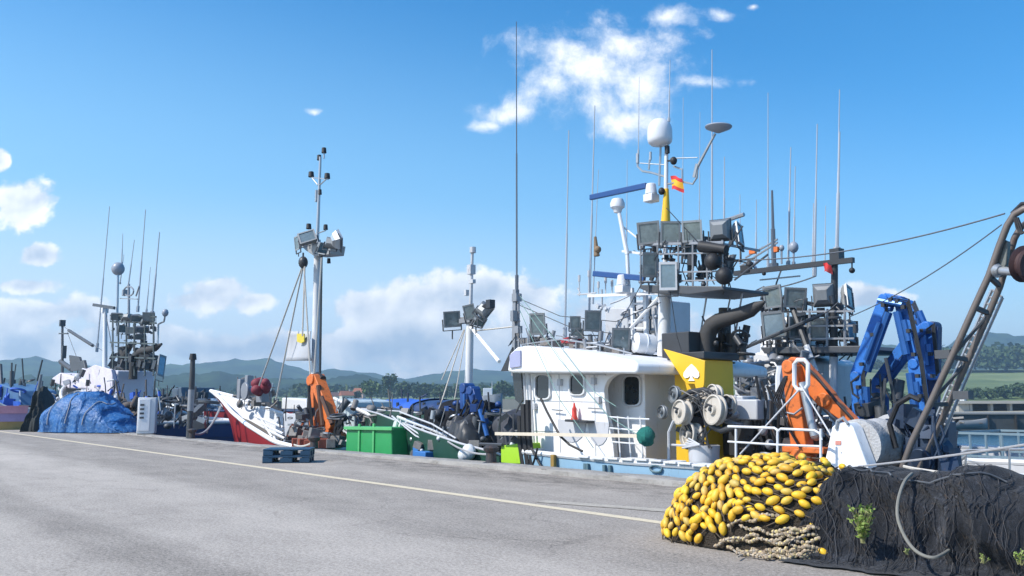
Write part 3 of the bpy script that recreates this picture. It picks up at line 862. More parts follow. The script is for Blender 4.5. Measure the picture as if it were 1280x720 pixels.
# life raft canister
c0, c1 = P(792, 428, 15.6), P(818, 432, 16.1)
b = MB().lathe(c0, c1-c0, [(.02,0), (.2,.01), (.25,.05), (.25,(c1-c0).length*.48), (.265,(c1-c0).length*.49), (.265,(c1-c0).length*.53), (.25,(c1-c0).length*.54), (.25,(c1-c0).length-.05), (.2,(c1-c0).length-.01), (.02,(c1-c0).length)], 20)
LR = part(D_, 'liferaft_canister', b, DOMEM)
b = MB()
for k in (.25, .75):
    q = c0.lerp(c1, k); b.beam(q-Vector((0,.25,.26)), q+Vector((0,.25,-.26)), .06, .05); b.rod(q+Vector((0,0,-.27)), q+Vector((0,0,-.62)), .03, n=6)
part(LR, 'cradle', b, BLACKP, smooth=False)
# ---- yellow funnel casing
XF = P(880, 480, 15.6).x; x84 = P(843, 480, 15.6).x
tF = t_on_X(918, XF)
zT = P(880, 449, 15.6).z
b = MB().box(x84, XF, 15.6, tF, -.45, zT)
FC = part(D_, 'funnel_casing', b, YELLOW, bevel=.02)
b = MB().pprism([(829,436), (881,451), (880,480), (876,497), (872,494), (868,480), (858,480), (853,474)], 15.36, 15.42)
part(FC, 'wing_plate', b, YELLOW, bevel=.01)
sp = [(861,458)]
def heart(cx, cy, w, h):
    pts = [(cx, cy-h*.55)]
    for a, bb in ((.30,-.30), (.52,-.02), (.55,.2), (.42,.34), (.22,.3), (.08,.18), (.09,.34), (.22,.5), (-.22,.5), (-.09,.34), (-.08,.18), (-.22,.3), (-.42,.34), (-.55,.2), (-.52,-.02), (-.30,-.30)):
        pts.append((cx+a*w, cy+bb*h))
    return pts
part(FC, 'spade_emblem', MB().pprism(heart(864, 466, 18, 20), 15.335, 15.357), WHITE, smooth=False)
b = MB().box(x84-.12, XF+.1, 15.5, tF+.1, zT+.004, zT+.17)
b.box(P(834,430,16.2).x, P(868,430,16.2).x, 16.0, 17.0, zT, P(850, 416, 16.2).z)
part(FC, 'funnel_top', b, BLACKP, smooth=False, bevel=.02)
# exhausts
s = mpp(P(890, 410, 16.6))
b = MB().tube(frame_pts(16.6, (884,452), (883,432), (885,417), (890,407), (899,401), (912,397), (925,393), (938,388), (946,383), (956,377)),
              [11*s, 11*s, 11*s, 10.5*s, 10*s, 9.5*s, 9*s, 8.5*s, 6.5*s, 1.5*s], 14)
part(D_, 'exhaust_pipe', b, SOOT)
b = MB()
for (x, y0, y1, r) in ((903,448,412,6), (916,450,420,8), (928,450,432,5), (896,450,425,5)):
    b.rod(P(x, y0, 17.2), P(x, y1, 17.2), r*s, n=10); b.rod(P(x, y1, 17.2), P(x, y1-3, 17.2), r*s*1.3, n=10)
b.rod(P(906, 448, 17.6), P(906, 385, 17.6), 8*s, n=10)
part(D_, 'vent_pipe', b, mat('dull_dark_pipe', (.07,.065,.06), .6, .2, var=.4, rust=.4))
# ---- main mast
TM = 16.8
sM = mpp(P(830, 400, TM))
MA = part(D_, 'mast', MB().rod(P(829, 475, TM), P(831, 362, TM), 8.5*sM, 7.5*sM, 16), WHITE2)
part(MA, 'topmast', MB().rod(P(831, 365, TM), P(833, 190, TM), 3.3*sM, 2.6*sM, 10).rod(P(833,190,TM), P(836,152,TM), .03, .02, 6), DOMEM)
part(MA, 'yellow_collar', MB().rod(P(832, 284, TM-.01), P(833, 236, TM-.01), 6.5*sM, 3*sM, 12), YELLOW)
b = MB()
b.rod(P(824, 232, TM), P(826, 180, TM), .03, n=6)
rb = 16*sM
part(MA, 'radome', MB().lathe(P(825, 181, TM-.1), (0,0,1), [(.02,-.02), (rb*.72,0), (rb*.93,.06), (rb,.14), (rb,.36), (rb*.95,.46), (rb*.8,.57), (rb*.5,.66), (.02,.70)], 24), DOMEM)
b.tube(frame_pts(TM, (797,198), (797,208), (803,214), (815,216), (832,221)), .028, 6).rod(P(811, 212, TM), P(813, 192, TM), .028, n=6).rod(P(797, 204, TM), P(797, 192, TM), .045, n=8).rod(P(813, 200, TM), P(813, 190, TM), .035, n=8)
b.rod(P(800, 204, TM), P(832, 206, TM), .014, n=5).rod(P(838, 198, TM), P(872, 197, TM), .014, n=5)
b.tube(frame_pts(TM, (835,230), (852,227), (866,230), (871,222), (872,207)), .026, 6).tube(frame_pts(TM, (842,208), (853,212), (853,226)), .026, 6)
b.rod(P(868, 222, TM), P(872, 205, TM), .055, n=8)
b.rod(P(870, 212, TM), P(894, 167, TM), .038, .03, 8)
part(MA, 'yardarm', b, GALV)
part(MA, 'disc_antenna', MB().lathe(P(898, 163, TM), Vector((.06,.0,1)), [(.05,-.06), (.14,-.02), (.30,.05), (.325,.09), (.31,.115), (.1,.15), (.02,.155)], 24), DOMEG)
b = MB()
for (x, y, r) in ((842,201,.09), (827,239,.085)): b.ball(P(x, y, TM-.12), r, (1,1,1.15), 12, 8); b.rod(P(x, y, TM-.12), P(x+(833-x)*.8, y, TM), .025, n=6)
b.cbox(P(834, 187, TM-.08), .09, .09, .2)
part(MA, 'lamp', b, BLACK)
def flag(root, pxs, t, bands):
    "gently waved little flag: pxs = (x0,y0,x1,y1); bands = [(fraction, material)]"
    x0, y0, x1, y1 = pxs
    a = P(x0, y0, t); c = P(x1, y0, t); w = (c-a).length; h = a.z-P(x0, y1, t).z
    d = (c-a).normalized(); out = None; v0 = 0
    for i, (fr, m) in enumerate(bands):
        def f(u, v, v0=v0, fr=fr):
            vv = v0+fr*v
            return a + d*(u*w) + Vector((0, .05*math.sin(u*6+vv*2), -vv*h-.12*h*u+.03*math.sin(u*5)))
        g_ = MB().grid(f, 9, 4)
        if out is None: out = part(root, 'flag', g_, m)
        else: part(root if root.parent is not None else out, 'flag_stripe', g_, m)
        v0 += fr
flag(MA, (838,220,853,237), TM-.05, [(.27,FLAGR), (.46,FLAGY), (.27,FLAGR)])
whip(D_, P(836, 152, TM), P(837.5, 75, TM), .02)
whip(D_, P(798, 193, TM), P(799, 96, TM), .013)
whip(D_, P(783, 335, 18), P(784, 200, 18), .017)
# radars
def radar(root, a, b_, t, hubx, huby, w=.15):
    A, B = P(*a, t), P(*b_, t)
    r = part(root, 'radar_scanner', MB().beam(A, B, .1, w), BLUEB, smooth=False, bevel=.02)
    h = P(hubx, huby, t)
    part(r, 'radar_pedestal', MB().rod(h, h+Vector((0,0,.28)), .16, .12, 14).cbox(h-Vector((0,0,.1)), .3, .3, .2), DOMEM, bevel=.02)
radar(D_, (738,247), (808,232), TM-.2, 814, 243)
radar(D_, (742,342), (806,348), TM-.3, 778, 357)
b = MB().lathe(P(772, 262, TM-.15), (0,0,1), [(.02,-.1), (.1,-.08), (.12,.0), (.19,.06), (.2,.16), (.15,.28), (.02,.32)], 18)
b.rod(P(773, 262, TM-.15), P(784, 318, TM-.15), .05, .06, 8).rod(P(784, 318, TM-.15), P(786, 362, TM-.15), .05, n=8)
part(D_, 'satellite_dome', b, DOMEM)
b = MB().beam(P(778, 314, TM), P(812, 318, TM), .05, .06).rod(P(778, 283, TM), P(800, 300, TM), .025, n=6)
b.beam(P(735, 370, TM), P(830, 366, TM), .06, .08).rod(P(784, 415, TM), P(823, 372, TM), .045, n=8)
b.beam(P(790, 360, TM+.3), P(792, 440, TM+.3), .08, .08).beam(P(807, 362, TM+.3), P(808, 440, TM+.3), .1, .1)
for i in range(7): b.beam(P(790, 370+i*10, TM+.3), P(808, 370+i*10, TM+.3), .04, .04)
part(D_, 'mast_bracing', b, WHITE2, smooth=False)
# small aerials at the forward arm
b = MB().rod(P(722, 368, TM), P(740, 368, TM), .02, n=6)
for x, y in ((724,344), (736,338), (748,352), (757,346), (765,350)): b.rod(P(x, 370, TM), P(x, y, TM), .016, n=6).rod(P(x, y+8, TM), P(x, y, TM), .035, n=6)
b.tube(frame_pts(TM, (722,360), (726,368), (745,366)), .02, 6)
part(D_, 'aerial_arm', b, LGREY)
b = MB().rod(P(746, 320, 18), P(744, 296, 18), .09, .04, 8).ball(P(747, 312, 18), .11)
part(D_, 'whip_mount', b, BROWN)
# ---- the floodlight platform
def fl(x, y, w, h, t, yaw, pi_=-14, roll=0, **k):
    c = P(x, y, t); s = mpp(c); flood(D_, c, w*s, h*s, yaw, pi_, roll, **k)
pz = P(860, 362, 16.2).z
px0, px1 = P(800, 362, 16.0).x, P(921, 362, 17.4).x
b = MB().prism([P(x, y, 16.0) for x, y in ((798,360), (812,366), (862,368), (905,362), (905,358), (800,356))], (0, 1.7, 0))
PL = part(D_, 'lamp_platform', b, DARK, smooth=False, bevel=.02)
b = MB()
for t_ in (16.1, 17.5):
    for x in (801, 822, 848, 866, 884, 903): b.rod(P(x, 360, t_), P(x, 300, t_), .024, n=6)
    for y in (318, 341, 352): b.beam(P(799, y, t_), P(905, y-2, t_), .035, .035)
    b.beam(P(799, 306, t_), P(905, 303, t_), .06, .06)
for x in (801, 848, 903): b.beam(P(x, 305, 16.1), P(x, 305, 16.1)+Vector((0, 1.4, 0)), .05, .05)
part(PL, 'lamp_frame', b, GREY, smooth=False)
fl(811, 291, 27, 27, 16.0, -8, -8, 3, house=HOUSING)
fl(838, 290, 24, 26, 16.1, 2, -6, -2, house=HOUSING)
fl(865, 289, 24, 26, 16.1, -6, -6, 1, house=HOUSINGL)
fl(901, 288, 26, 27, 16.4, 165, 6, 0, house=HOUSING)
fl(925, 292, 17, 28, 16.7, 70, 10, -12, house=HOUSINGL)
fl(812, 331, 18, 30, 15.9, 20, -6, 0)
fl(835, 345, 21, 34, 15.8, 4, -4, 0, house=WHITE2, lens=LENSB, stand=.05)
fl(863, 312, 18, 24, 16.3, 40, -10, 0, house=HOUSINGL)
fl(886, 318, 20, 24, 16.9, -150, -10, 0); fl(912, 330, 18, 22, 17.2, 120, -20, 0)
b = MB(); rr = random.Random(8)
for i in range(34):
    x = 808+rr.random()*108; y = 300+rr.random()*50
    c = P(x, y, 16.1+rr.random()*1.3); s = .05+rr.random()*.13
    b.cbox(c, s, s*1.2, s*(1+rr.random()), Matrix.Rotation(rr.random()*3, 3, 'Z') @ Matrix.Rotation(rr.random()*.6, 3, 'X'))
for i in range(14):
    x = 806+rr.random()*105; y = 302+rr.random()*15
    b.tube(frame_pts(16.2+rr.random(), (x, y), (x+rr.uniform(-6,6), y+12), (x+rr.uniform(-12,12), y+30), (x+rr.uniform(-10,10), y+52)), .014, 5)
part(PL, 'cable_clutter', b, BLACKP, smooth=False, kind='stuff')
b = MB()
for x, y in ((891,327), (905,345)): b.ball(P(x, y, 15.95), .2, (1,1,1), 10, 7)
b.rod(P(876, 308, 16), P(908, 312, 16), .14, .1, 10)
part(PL, 'black_ballast', b, BLACK)
b = MB().rod(P(906, 276, 17), P(930, 268, 17), .05, n=6).rod(P(870, 450, 16.9), P(884, 366, 16.9), .022, n=6).rod(P(918, 425, 16.9), P(928, 366, 16.9), .022, n=6).rod(P(905, 410, 17.4), P(914, 366, 17.4), .02, n=6)
part(D_, 'stay', b, GALV)
# ---- net hauler: drums, wheels and motor
HA = part(D_, 'net_hauler', MB().cbox(P(872, 515, 14.9), .5, .35, .55).cbox(P(868, 535, 14.9), .3, .3, .9).tube(frame_pts(14.5, (850,500), (862,490), (880,487), (894,492), (905,505)), .06, 8)
          .rod(P(845, 510, 14.6), P(905, 520, 14.9), .09, n=10).tube(frame_pts(14.3, (888,532), (902,538), (920,534)), .07, 8), BLACKP, bevel=.02)
def drum(x, y, rpx, t, th=.16, m=BEIGE, hub=True, ax=(-.30,-1,.12), dep=.0):
    c = P(x, y, t); r = rpx*mpp(c); ax = Vector(ax).normalized()
    q = MB().lathe(c-ax*th, ax, [(.02,0), (r*.96,0), (r,.02), (r,.045), (r*.8,.06), (r*.8,th-.05), (r,th-.03), (r,th), (r*.9,th+.01), (r*.86,th-.03-dep), (r*.34,th-.03-dep), (r*.3,th+.03), (.02,th+.035)], 26)
    d_ = part(HA, 'drum', q, m)
    if hub:
        bb = MB()
        for k in range(1): bb.beam(c+ax*.03+Vector((r*.15,0,r*.2)), c+ax*.03+Vector((-r*.35,0,r*.35)), .035, .035)
        bb.rod(c, c+ax*.07, r*.13, n=8)
        part(HA, 'drum_axle', bb, BLACKP)
drum(890, 512, 19, 14.2); drum(848, 515, 15.5, 14.15, .2); drum(858, 543, 16, 14.25, .24, hub=True, dep=.08)
drum(841, 493, 11, 14.5, .1, HOUSING); drum(826, 515, 8.5, 14.1, .1, HOUSING); drum(889, 493, 13, 14.5, .16); drum(878, 502, 11, 14.7, .2, BEIGE)
drum(907, 506, 13, 14.9, .14, BEIGE); drum(862, 496, 9, 14.6, .25, BEIGE)
b = MB().rod(P(880, 580, 14.5), P(880, 556, 14.5), .30, .32, 18)
part(D_, 'bait_bin', b, LGREY)
b = MB()
for i in range(5): b.tube([P(853+i*2, 560-i*3, 14.2)+Vector((0,0,0)), P(875, 556, 14.1)], .02, 5)
b.tube(frame_pts(14.15, (836,575), (836,540), (842,526)), .03, 6).tube(frame_pts(14.2, (838,556), (874,558)), .025, 6)
part(HA, 'hauler_stand', b, LGREY)
# boxes and lockers aft of the funnel
b = MB().cbox(P(940, 512, 15.6), .75, .7, .42).cbox(P(925, 505, 16), .5, .5, .35)
part(D_, 'fish_box', b, LGREY, bevel=.03)
b = MB().cbox(P(946, 545, 16.6), 1.3, .8, .9); part(D_, 'winch_housing', b, BLACKP, bevel=.04)
b = MB()
for i in range(6): b.tube(frame_pts(15.4+i*.1, (945+i*7, 470+i*6), (950+i*8, 500), (946+i*9, 530), (955+i*7, 560)), .03, 6)
part(D_, 'hydraulic_hose', b, BLACK)
b = MB()
for x in (920, 972, 1026): b.rod(P(x, 577, 13.98), P(x, 536, 13.98), .024, n=8)
b.tube(frame_pts(13.98, (910,533), (968,535), (972,538)), .024, 8).tube(frame_pts(13.98, (972,552), (972,540), (976,536), (1018,538), (1025,542), (1027,550)), .024, 8)
b.tube(frame_pts(13.98, (910,552), (972,556), (1027,558)), .02, 8)
part(D_, 'stern_rail', b, WHITE2)
b = MB().rod(P(925, 568, 14.3), P(999, 487, 14.6), .018, n=8).rod(P(1000, 480, 14.6), P(1052, 566, 14.3), .016, n=8)
part(D_, 'prop_pole', b, LGREY)
# ---- orange folding crane
TC = 15.3
def crane_leg(mb, p, q, w0, w1):
    p = Vector(p); q = Vector(q); ax = (q-p).normalized(); side = Vector((0,1,0)); up = side.cross(ax).normalized()
    vs = []
    for c, w in ((p, w0), (q, w1)):
        for a, b_ in ((-1,-1), (1,-1), (1,1), (-1,1)): vs.append(c+side*(a*w*.42)+up*(b_*w*.5))
    mb.add(vs, [(3,2,1,0), (4,5,6,7), (0,1,5,4), (1,2,6,5), (2,3,7,6), (3,0,4,7)])
    for c, w in ((p, w0), (q, w1)): mb.rod(c-side*w*.55, c+side*w*.55, w*.42, n=12)
sC = mpp(P(1000, 500, TC))
b = MB(); crane_leg(b, P(990, 458, TC), P(1004, 566, TC), 20*sC, 22*sC)
OC = part(D_, 'orange_crane', b, ORANGE, bevel=.02)
b = MB(); crane_leg(b, P(997, 455, TC+.25), P(1035, 500, TC+.25), 21*sC, 22*sC); crane_leg(b, P(1035, 500, TC+.25), P(1070, 530, TC+.25), 19*sC, 12*sC)
part(OC, 'boom', b, ORANGE, bevel=.02)
b = MB().rod(P(1004, 590, TC), P(1004, 560, TC), .3, .26, 16).cbox(P(1012, 562, TC), .9, .5, .12)
part(OC, 'crane_base', b, ORANGE, bevel=.02)
b = MB().rod(P(1003, 478, TC-.25), P(1018, 545, TC-.25), 5*sC, n=10).rod(P(1012, 490, TC+.5), P(1056, 535, TC+.5), 4*sC, n=10)
part(OC, 'hydraulic_ram', b, GALV)
b = MB()
for k in range(4): b.tube(frame_pts(TC-.3+k*.06, (984-k, 470), (975-k*3, 500), (985+k, 535), (1000, 560)), .018, 5)
b.tube(frame_pts(TC, (1000,452), (1020,470), (1048,505), (1066,524)), .03, 6)
part(OC, 'hose', b, BLACK)
b = MB().tube(frame_pts(14.7, (997,450), (1006,450), (1010,455), (1010,481), (1006,487), (997,487), (993,481), (993,455)), .042, 8, closed=True)
part(D_, 'ring_frame', b, DOMEM)
b = MB().tube(frame_pts(15.9, (976,458), (974,470), (974,520)), .08, 8)
part(D_, 'white_post', b, DOMEM)
# ---- net drum with its white cheeks
dc = P(1070, 556, 14.6)
sD = mpp(dc)
b = MB().pprism([(1028,590), (1040,534), (1046,528), (1060,528), (1066,534), (1088,592)], 14.3, 14.62)
ND = part(D_, 'net_drum', b, WHITE, bevel=.02)
r0 = 31*sD
prof = [(.05,0), (r0,.0), (r0*1.02,.12), (r0*.93,.2), (r0*.98,.35), (r0*.9,.42), (r0,.55), (r0*1.03,.75), (r0*.97,.85), (r0*.99,1.05), (r0*.9,1.25), (.05,1.26)]
part(ND, 'wound_net', MB().lathe(Vector((dc.x, 14.64, dc.z)), (0,1,0), prof, 28), mat('wound_net_cloth', (.42,.42,.42), .85, var=.35, scale=6, rust=.3, bump=.5, bscale=25))
b = MB().lathe(Vector((dc.x, 15.92, dc.z)), (0,1,0), [(.05,0), (r0*1.2,0), (r0*1.2,.06), (.05,.07)], 28)
part(ND, 'flange', b, LGREY)
part(ND, 'decal', MB().pprism([(1044,551), (1051,551), (1051,556), (1044,556)], 14.285, 14.298), mat('faded_red_decal', (.6,.25,.2), .6), smooth=False)
b = MB().tube(frame_pts(14.28, (1045,536), (1047,526), (1054,522), (1060,530)), .03, 6)
part(ND, 'handle', b, GALV)
# ---- the tall net boom on the quarter with its power block
TB = 14.9
BO = None
b = MB()
lo = frame_pts(TB, (1126,590), (1140,552), (1162,506), (1190,446), (1218,384), (1236,345), (1250,305), (1259,282), (1268,268), (1280,261), (1296,262))
hi = frame_pts(TB+.35, (1145,595), (1160,565), (1186,505), (1210,450), (1236,392), (1250,358), (1262,318), (1268,298), (1276,284), (1288,276), (1300,276))
sB = mpp(lo[3])
b.tube(lo, 4.3*sB, 10).tube(hi, 4.1*sB, 10)
BO = part(D_, 'net_boom', b, mat('brown_boom', (.17,.145,.13), .5, .3, var=.3, rust=.4, rustcol=(.12,.05,.03)))
lad = MB()
la = frame_pts(TB+.5, (1172,560), (1205,480), (1253,372))
lb = frame_pts(TB+.5, (1158,552), (1192,470), (1240,362))
lad.tube(la, .03, 6).tube(lb, .03, 6)
for i in range(26):
    k = i/25; 
    def at_(pp, k): return pp[0].lerp(pp[1], k*2.2) if k < .4545 else pp[1].lerp(pp[2], (k-.4545)/.5455)
    lad.rod(at_(la, k), at_(lb, k), .022, n=6)
part(BO, 'ladder', lad, GALV)
b = MB()
for k in (2, 3, 4, 5): b.beam(lo[k], hi[k], .07, .07)
b.rod(lo[2], hi[3], .03, n=6).rod(lo[3], hi[4], .03, n=6)
for y in ((1176,443), (1199,494)): b.cbox(P(y[0]+5, y[1], TB+.1), .25, .2, .14)
part(BO, 'cross_bar', b, DARK, smooth=False)
b = MB()
rot = lambda p: p
pc = P(1249, 322, TB+.15)
b.prism([P(x, y, TB+.05) for x, y in ((1240,338), (1243,312), (1252,298), (1260,302), (1258,330), (1250,346), (1242,346))], (0, .12, 0))
part(BO, 'sheave_plate', b, mat('grey_green_plate', (.15,.16,.15), .5, .2, var=.3, rust=.4), bevel=.015)
b = MB().rod(P(1242, 338, TB+.1), P(1276, 340, TB-.1), .07, n=12).lathe(P(1246,338,TB+.05), P(1272,340,TB-.1)-P(1246,338,TB+.05), [(.02,-.06), (.11,-.05), (.12,.02), (.08,.07)], 16)
part(BO, 'axle', b, GALV)
ax = (P(1272,340,TB-.1)-P(1246,338,TB+.05)).normalized()
b = MB().lathe(P(1279, 330, TB-.1), ax, [(.02,-.03), (.26,-.03), (.29,.0), (.22,.04), (.22,.12), (.29,.16), (.26,.19), (.02,.2)], 26)
part(BO, 'power_block', b, mat('maroon_block', (.06,.03,.03), .6, var=.4, rust=.2))
b = MB()
for k in range(3): b.tube(frame_pts(TB-.2, (1268+k*2,272), (1271+k*3,285), (1276+k,292), (1284,288)), .02, 5)
b.tube(frame_pts(TB+.1, (1266,268), (1278,256), (1294,254)), .05, 6).tube(frame_pts(TB+.2, (1120,560), (1112,530), (1122,505), (1138,495), (1150,500)), .05, 8)
part(BO, 'hose', b, BLACK)
b = MB().cbox(P(1160, 565, 15.6), .5, .6, .5).cbox(P(1176, 545, 16.2), .35, .5, .5).rod(P(1150, 575, 15.2), P(1180, 560, 15.9), .2, n=12)
b.rod(P(1165, 590, 15.3), P(1168, 520, 15.3), .05, n=8).rod(P(1182, 590, 15.9), P(1184, 515, 15.9), .04, n=8)
for i in range(8): b.tube(frame_pts(15.4, (1130+i*5,560-i*3), (1140+i*6,575-i*2), (1155+i*4,580)), .025, 5)
part(D_, 'deck_winch', b, mat('navy_machinery', (.03,.05,.09), .5, .2, var=.4, rust=.3), bevel=.02)
# stays from the boom to the masts
b = MB().tube(catenary(P(905, 325, 16.8), P(1256, 267, TB), .22, 20), .014, 5).tube(catenary(P(1062, 396, 16.8), P(1252, 281, TB), .12, 16), .011, 5)
part(D_, 'stay_cable', b, WIRE)

# ---- small fittings that break up the plain plating
b = MB()
for y in (500, 538): b.pprism([(662,y), (757,y+2), (757,y+3), (662,y+1)], TW-.012, TW)
for x in (698, 742): b.pprism([(x,467), (x+.8,467), (x+3,575), (x+2.2,575)], TW-.011, TW)
part(WH, 'weld_seam', b, LGREY, smooth=False)
b = MB().tube(frame_pts(TW-.1, (690,512), (700,513), (703,513)), .018, 6).tube(frame_pts(TW-.09, (735,510), (752,511)), .018, 6).tube(frame_pts(TW-.12, (660,466), (700,467), (757,468)), .022, 6)
part(WH, 'grab_rail', b, GALV)
b = MB()
for (x, y) in ((700,478), (742,476), (668,508), (748,500)): b.cbox(P(x, y, TW-.05), .12, .1, .16)
part(WH, 'junction_box', b, LGREY, smooth=False, bevel=.01)
b = MB(); rr = random.Random(52)
for i in range(10):
    x0 = 652+rr.random()*120; x1 = x0+rr.uniform(-20, 45)
    b.tube(frame_pts(14.9+rr.random(), (x0, 433), ((x0+x1)/2, 420-rr.random()*8), (x1, 428+rr.random()*10)), .013, 5)
for pts in (((646,372), (700,395), (770,402), (826,378)), ((646,380), (720,412), (800,420)), ((832,300), (780,395), (760,430)), ((833,260), (870,300), (905,330)), ((838,365), (846,420), (852,440))):
    b.tube(frame_pts(16.0, *pts), .011, 5)
part(D_, 'cable', b, BLACKP, kind='stuff')
b = MB()
for i in range(46):
    x = 922+rr.random()*120; y = 530+rr.random()*45; c = P(x, y, 15.4+rr.random()*2.2); s_ = .08+rr.random()*.28
    b.cbox(c, s_, s_, s_*(.6+rr.random()), Matrix.Rotation(rr.random()*3, 3, 'Z') @ Matrix.Rotation(rr.random()*.7, 3, 'Y'))
for i in range(16):
    x = 925+rr.random()*110
    b.tube(frame_pts(15.2+rr.random()*1.5, (x, 500+rr.random()*20), (x+rr.uniform(-10,10), 530), (x+rr.uniform(-14,14), 550), (x+rr.uniform(-8,8), 572)), .022, 5)
part(D_, 'deck_clutter', b, mat('oily_gear', (.07,.065,.065), .6, .2, var=.6, scale=4, rust=.5), smooth=False, kind='stuff')
b = MB()
for i in range(26):
    x = 848+rr.random()*62; y = 494+rr.random()*45; c = P(x, y, 14.5+rr.random()*.5); s_ = .04+rr.random()*.12
    b.cbox(c, s_*1.6, s_, s_, Matrix.Rotation(rr.random()*3, 3, 'Z') @ Matrix.Rotation(rr.random()*.7, 3, 'X'))
for i in range(9):
    b.tube(frame_pts(14.3, (845+rr.random()*50, 488), (852+rr.random()*50, 500), (848+rr.random()*55, 525), (852+rr.random()*50, 560)), .018, 5)
part(HA, 'pipework', b, BLACKP, smooth=False, kind='stuff')
b = MB()
for i in range(60):
    x = 1118+rr.random()*72; y = 520+rr.random()*70; c = P(x, y, 15.3+rr.random()*1.8); s_ = .06+rr.random()*.24
    b.cbox(c, s_, s_, s_*(.6+rr.random()), Matrix.Rotation(rr.random()*3, 3, 'Z') @ Matrix.Rotation(rr.random()*.7, 3, 'Y'))
for i in range(18):
    x = 1120+rr.random()*60
    b.tube(frame_pts(15+rr.random(), (x, 515+rr.random()*20), (x+rr.uniform(-14,14), 545), (x+rr.uniform(-14,14), 575)), .02, 5)
part(D_, 'winch_clutter', b, mat('navy_machinery', (0,0,0)), smooth=False, kind='stuff')

clutter(D_, 'roof_clutter', GREY, 652, 800, 421, 438, 15, 17.5, 60, .05, .16, 41)
clutter(D_, 'platform_clutter', DARK, 800, 918, 300, 356, 16.0, 17.5, 60, .05, .18, 42)
clutter(D_, 'funnel_clutter', BLACKP, 885, 935, 410, 455, 16.6, 17.8, 36, .06, .2, 43)
clutter(D_, 'stern_clutter', GREY, 915, 1030, 505, 572, 15.0, 17.5, 60, .06, .22, 44)
clutter(D_, 'stern_pale_clutter', LGREY, 900, 990, 495, 540, 15.4, 17.0, 26, .07, .24, 45)
# ================================================================== second row: white boat with the black mast and the blue folding cranes
E_ = thing('fishing_boat', 'white fishing boat moored outboard, with black yard mast and blue folding cranes', 'fishing boat', (-15, 23.6, WZ), BG)
EHULL = mat('outer_white_hull', (.60,.62,.64), .5, var=.1, rust=.3, col2=(.03,.05,.12), zsplit=-.9)
hull(E_, -26.5, -4.5, 23.6, 2.9, [(0,1.3), (.2,.7), (.5,.25), (1,.1)], EHULL, LGREY, WHITE2, DECK, drop=.7, N=30)
def fe(x, y, w, h, t, yaw, pi_=-14, roll=0, **k):
    c = P(x, y, t); s = mpp(c); return flood(E_, c, w*s, h*s, yaw, pi_, roll, **k)
# wheelhouse seen above the yellow boat's rail
b = MB().pprism([(918,470), (930,452), (945,440), (985,446), (1000,452), (1000,600), (918,600)], 21.6, 24.8)
W1 = part(E_, 'wheelhouse', b, WHITE2, bevel=.06)
b = MB().pprism([(922,474), (940,462), (940,495), (926,500)], 21.55, 21.58); part(W1, 'window', b, WINDOWM, smooth=False)
b = MB().pprism([(950,420), (953,398), (985,396), (992,420), (996,446), (948,446)], 22.2, 24.0)
part(E_, 'upper_house', b, WHITE, bevel=.08)
b = MB().pprism([(756,384), (784,384), (786,432), (756,432)], 22.0, 24.5)
part(E_, 'forward_house', b, LGREY, bevel=.05)
b = MB().pprism([(790,376), (822,374), (822,450), (790,450)], 22.3, 24.0)
part(E_, 'stair_tower', b, LGREY, bevel=.03)
b = MB()
for x in (793, 806, 812): b.beam(P(x, 450, 21.9), P(x, 370, 21.9), .09, .09)
for y in (380, 397, 415, 430): b.beam(P(790, y, 21.9), P(822, y, 21.9), .09, .09)
part(E_, 'ladder_frame', b, DARK, smooth=False)
# platform and floodlights
b = MB().pprism([(950,434), (1080,432), (1086,437), (1078,441), (955,442)], 21.4, 23.6)
PF = part(E_, 'lamp_platform', b, DARK, smooth=False, bevel=.02)
b = MB()
for t_ in (21.5, 23.3):
    for x in (962, 985, 1012, 1034, 1056): b.rod(P(x, 436, t_), P(x, 386, t_), .035, n=6)
    for y in (390, 408, 424): b.beam(P(955, y, t_), P(1068, y-1, t_), .05, .05)
b.beam(P(950, 350, 21.9), P(1000, 345, 21.9), .04, .04)
part(PF, 'lamp_frame', b, GREY, smooth=False)
fe(966, 371, 23, 27, 21.3, -25, -4, 4); fe(994, 372, 26, 24, 21.4, 12, -10, -3); fe(1030, 369, 25, 28, 21.7, 170, 5, 0, house=HOUSING)
fe(1062, 371, 18, 28, 22.0, 70, 8, -14, house=HOUSINGL); fe(967, 406, 27, 32, 21.2, -12, -4, 3, lens=LENSB); fe(996, 409, 20, 25, 21.5, 30, -8)
fe(1021, 412, 22, 27, 21.6, -8, -8, house=HOUSING); fe(1046, 412, 18, 25, 22.3, 90, 4); fe(1065, 414, 17, 26, 22.0, 60, 6, -10, house=HOUSINGL)
b = MB(); rr = random.Random(5)
for i in range(40):
    x = 955+rr.random()*115; y = 384+rr.random()*52
    c = P(x, y, 21.7+rr.random()*1.6); s = .06+rr.random()*.16
    b.cbox(c, s, s, s*(1+rr.random()), Matrix.Rotation(rr.random()*3, 3, 'Z'))
for i in range(14):
    x = 958+rr.random()*105; y = 390+rr.random()*15
    b.tube(frame_pts(21.6+rr.random(), (x, y), (x+rr.uniform(-6,6), y+12), (x+rr.uniform(-12,12), y+30), (x+rr.uniform(-10,10), y+46)), .02, 5)
part(PF, 'cable_clutter', b, BLACKP, smooth=False, kind='stuff')
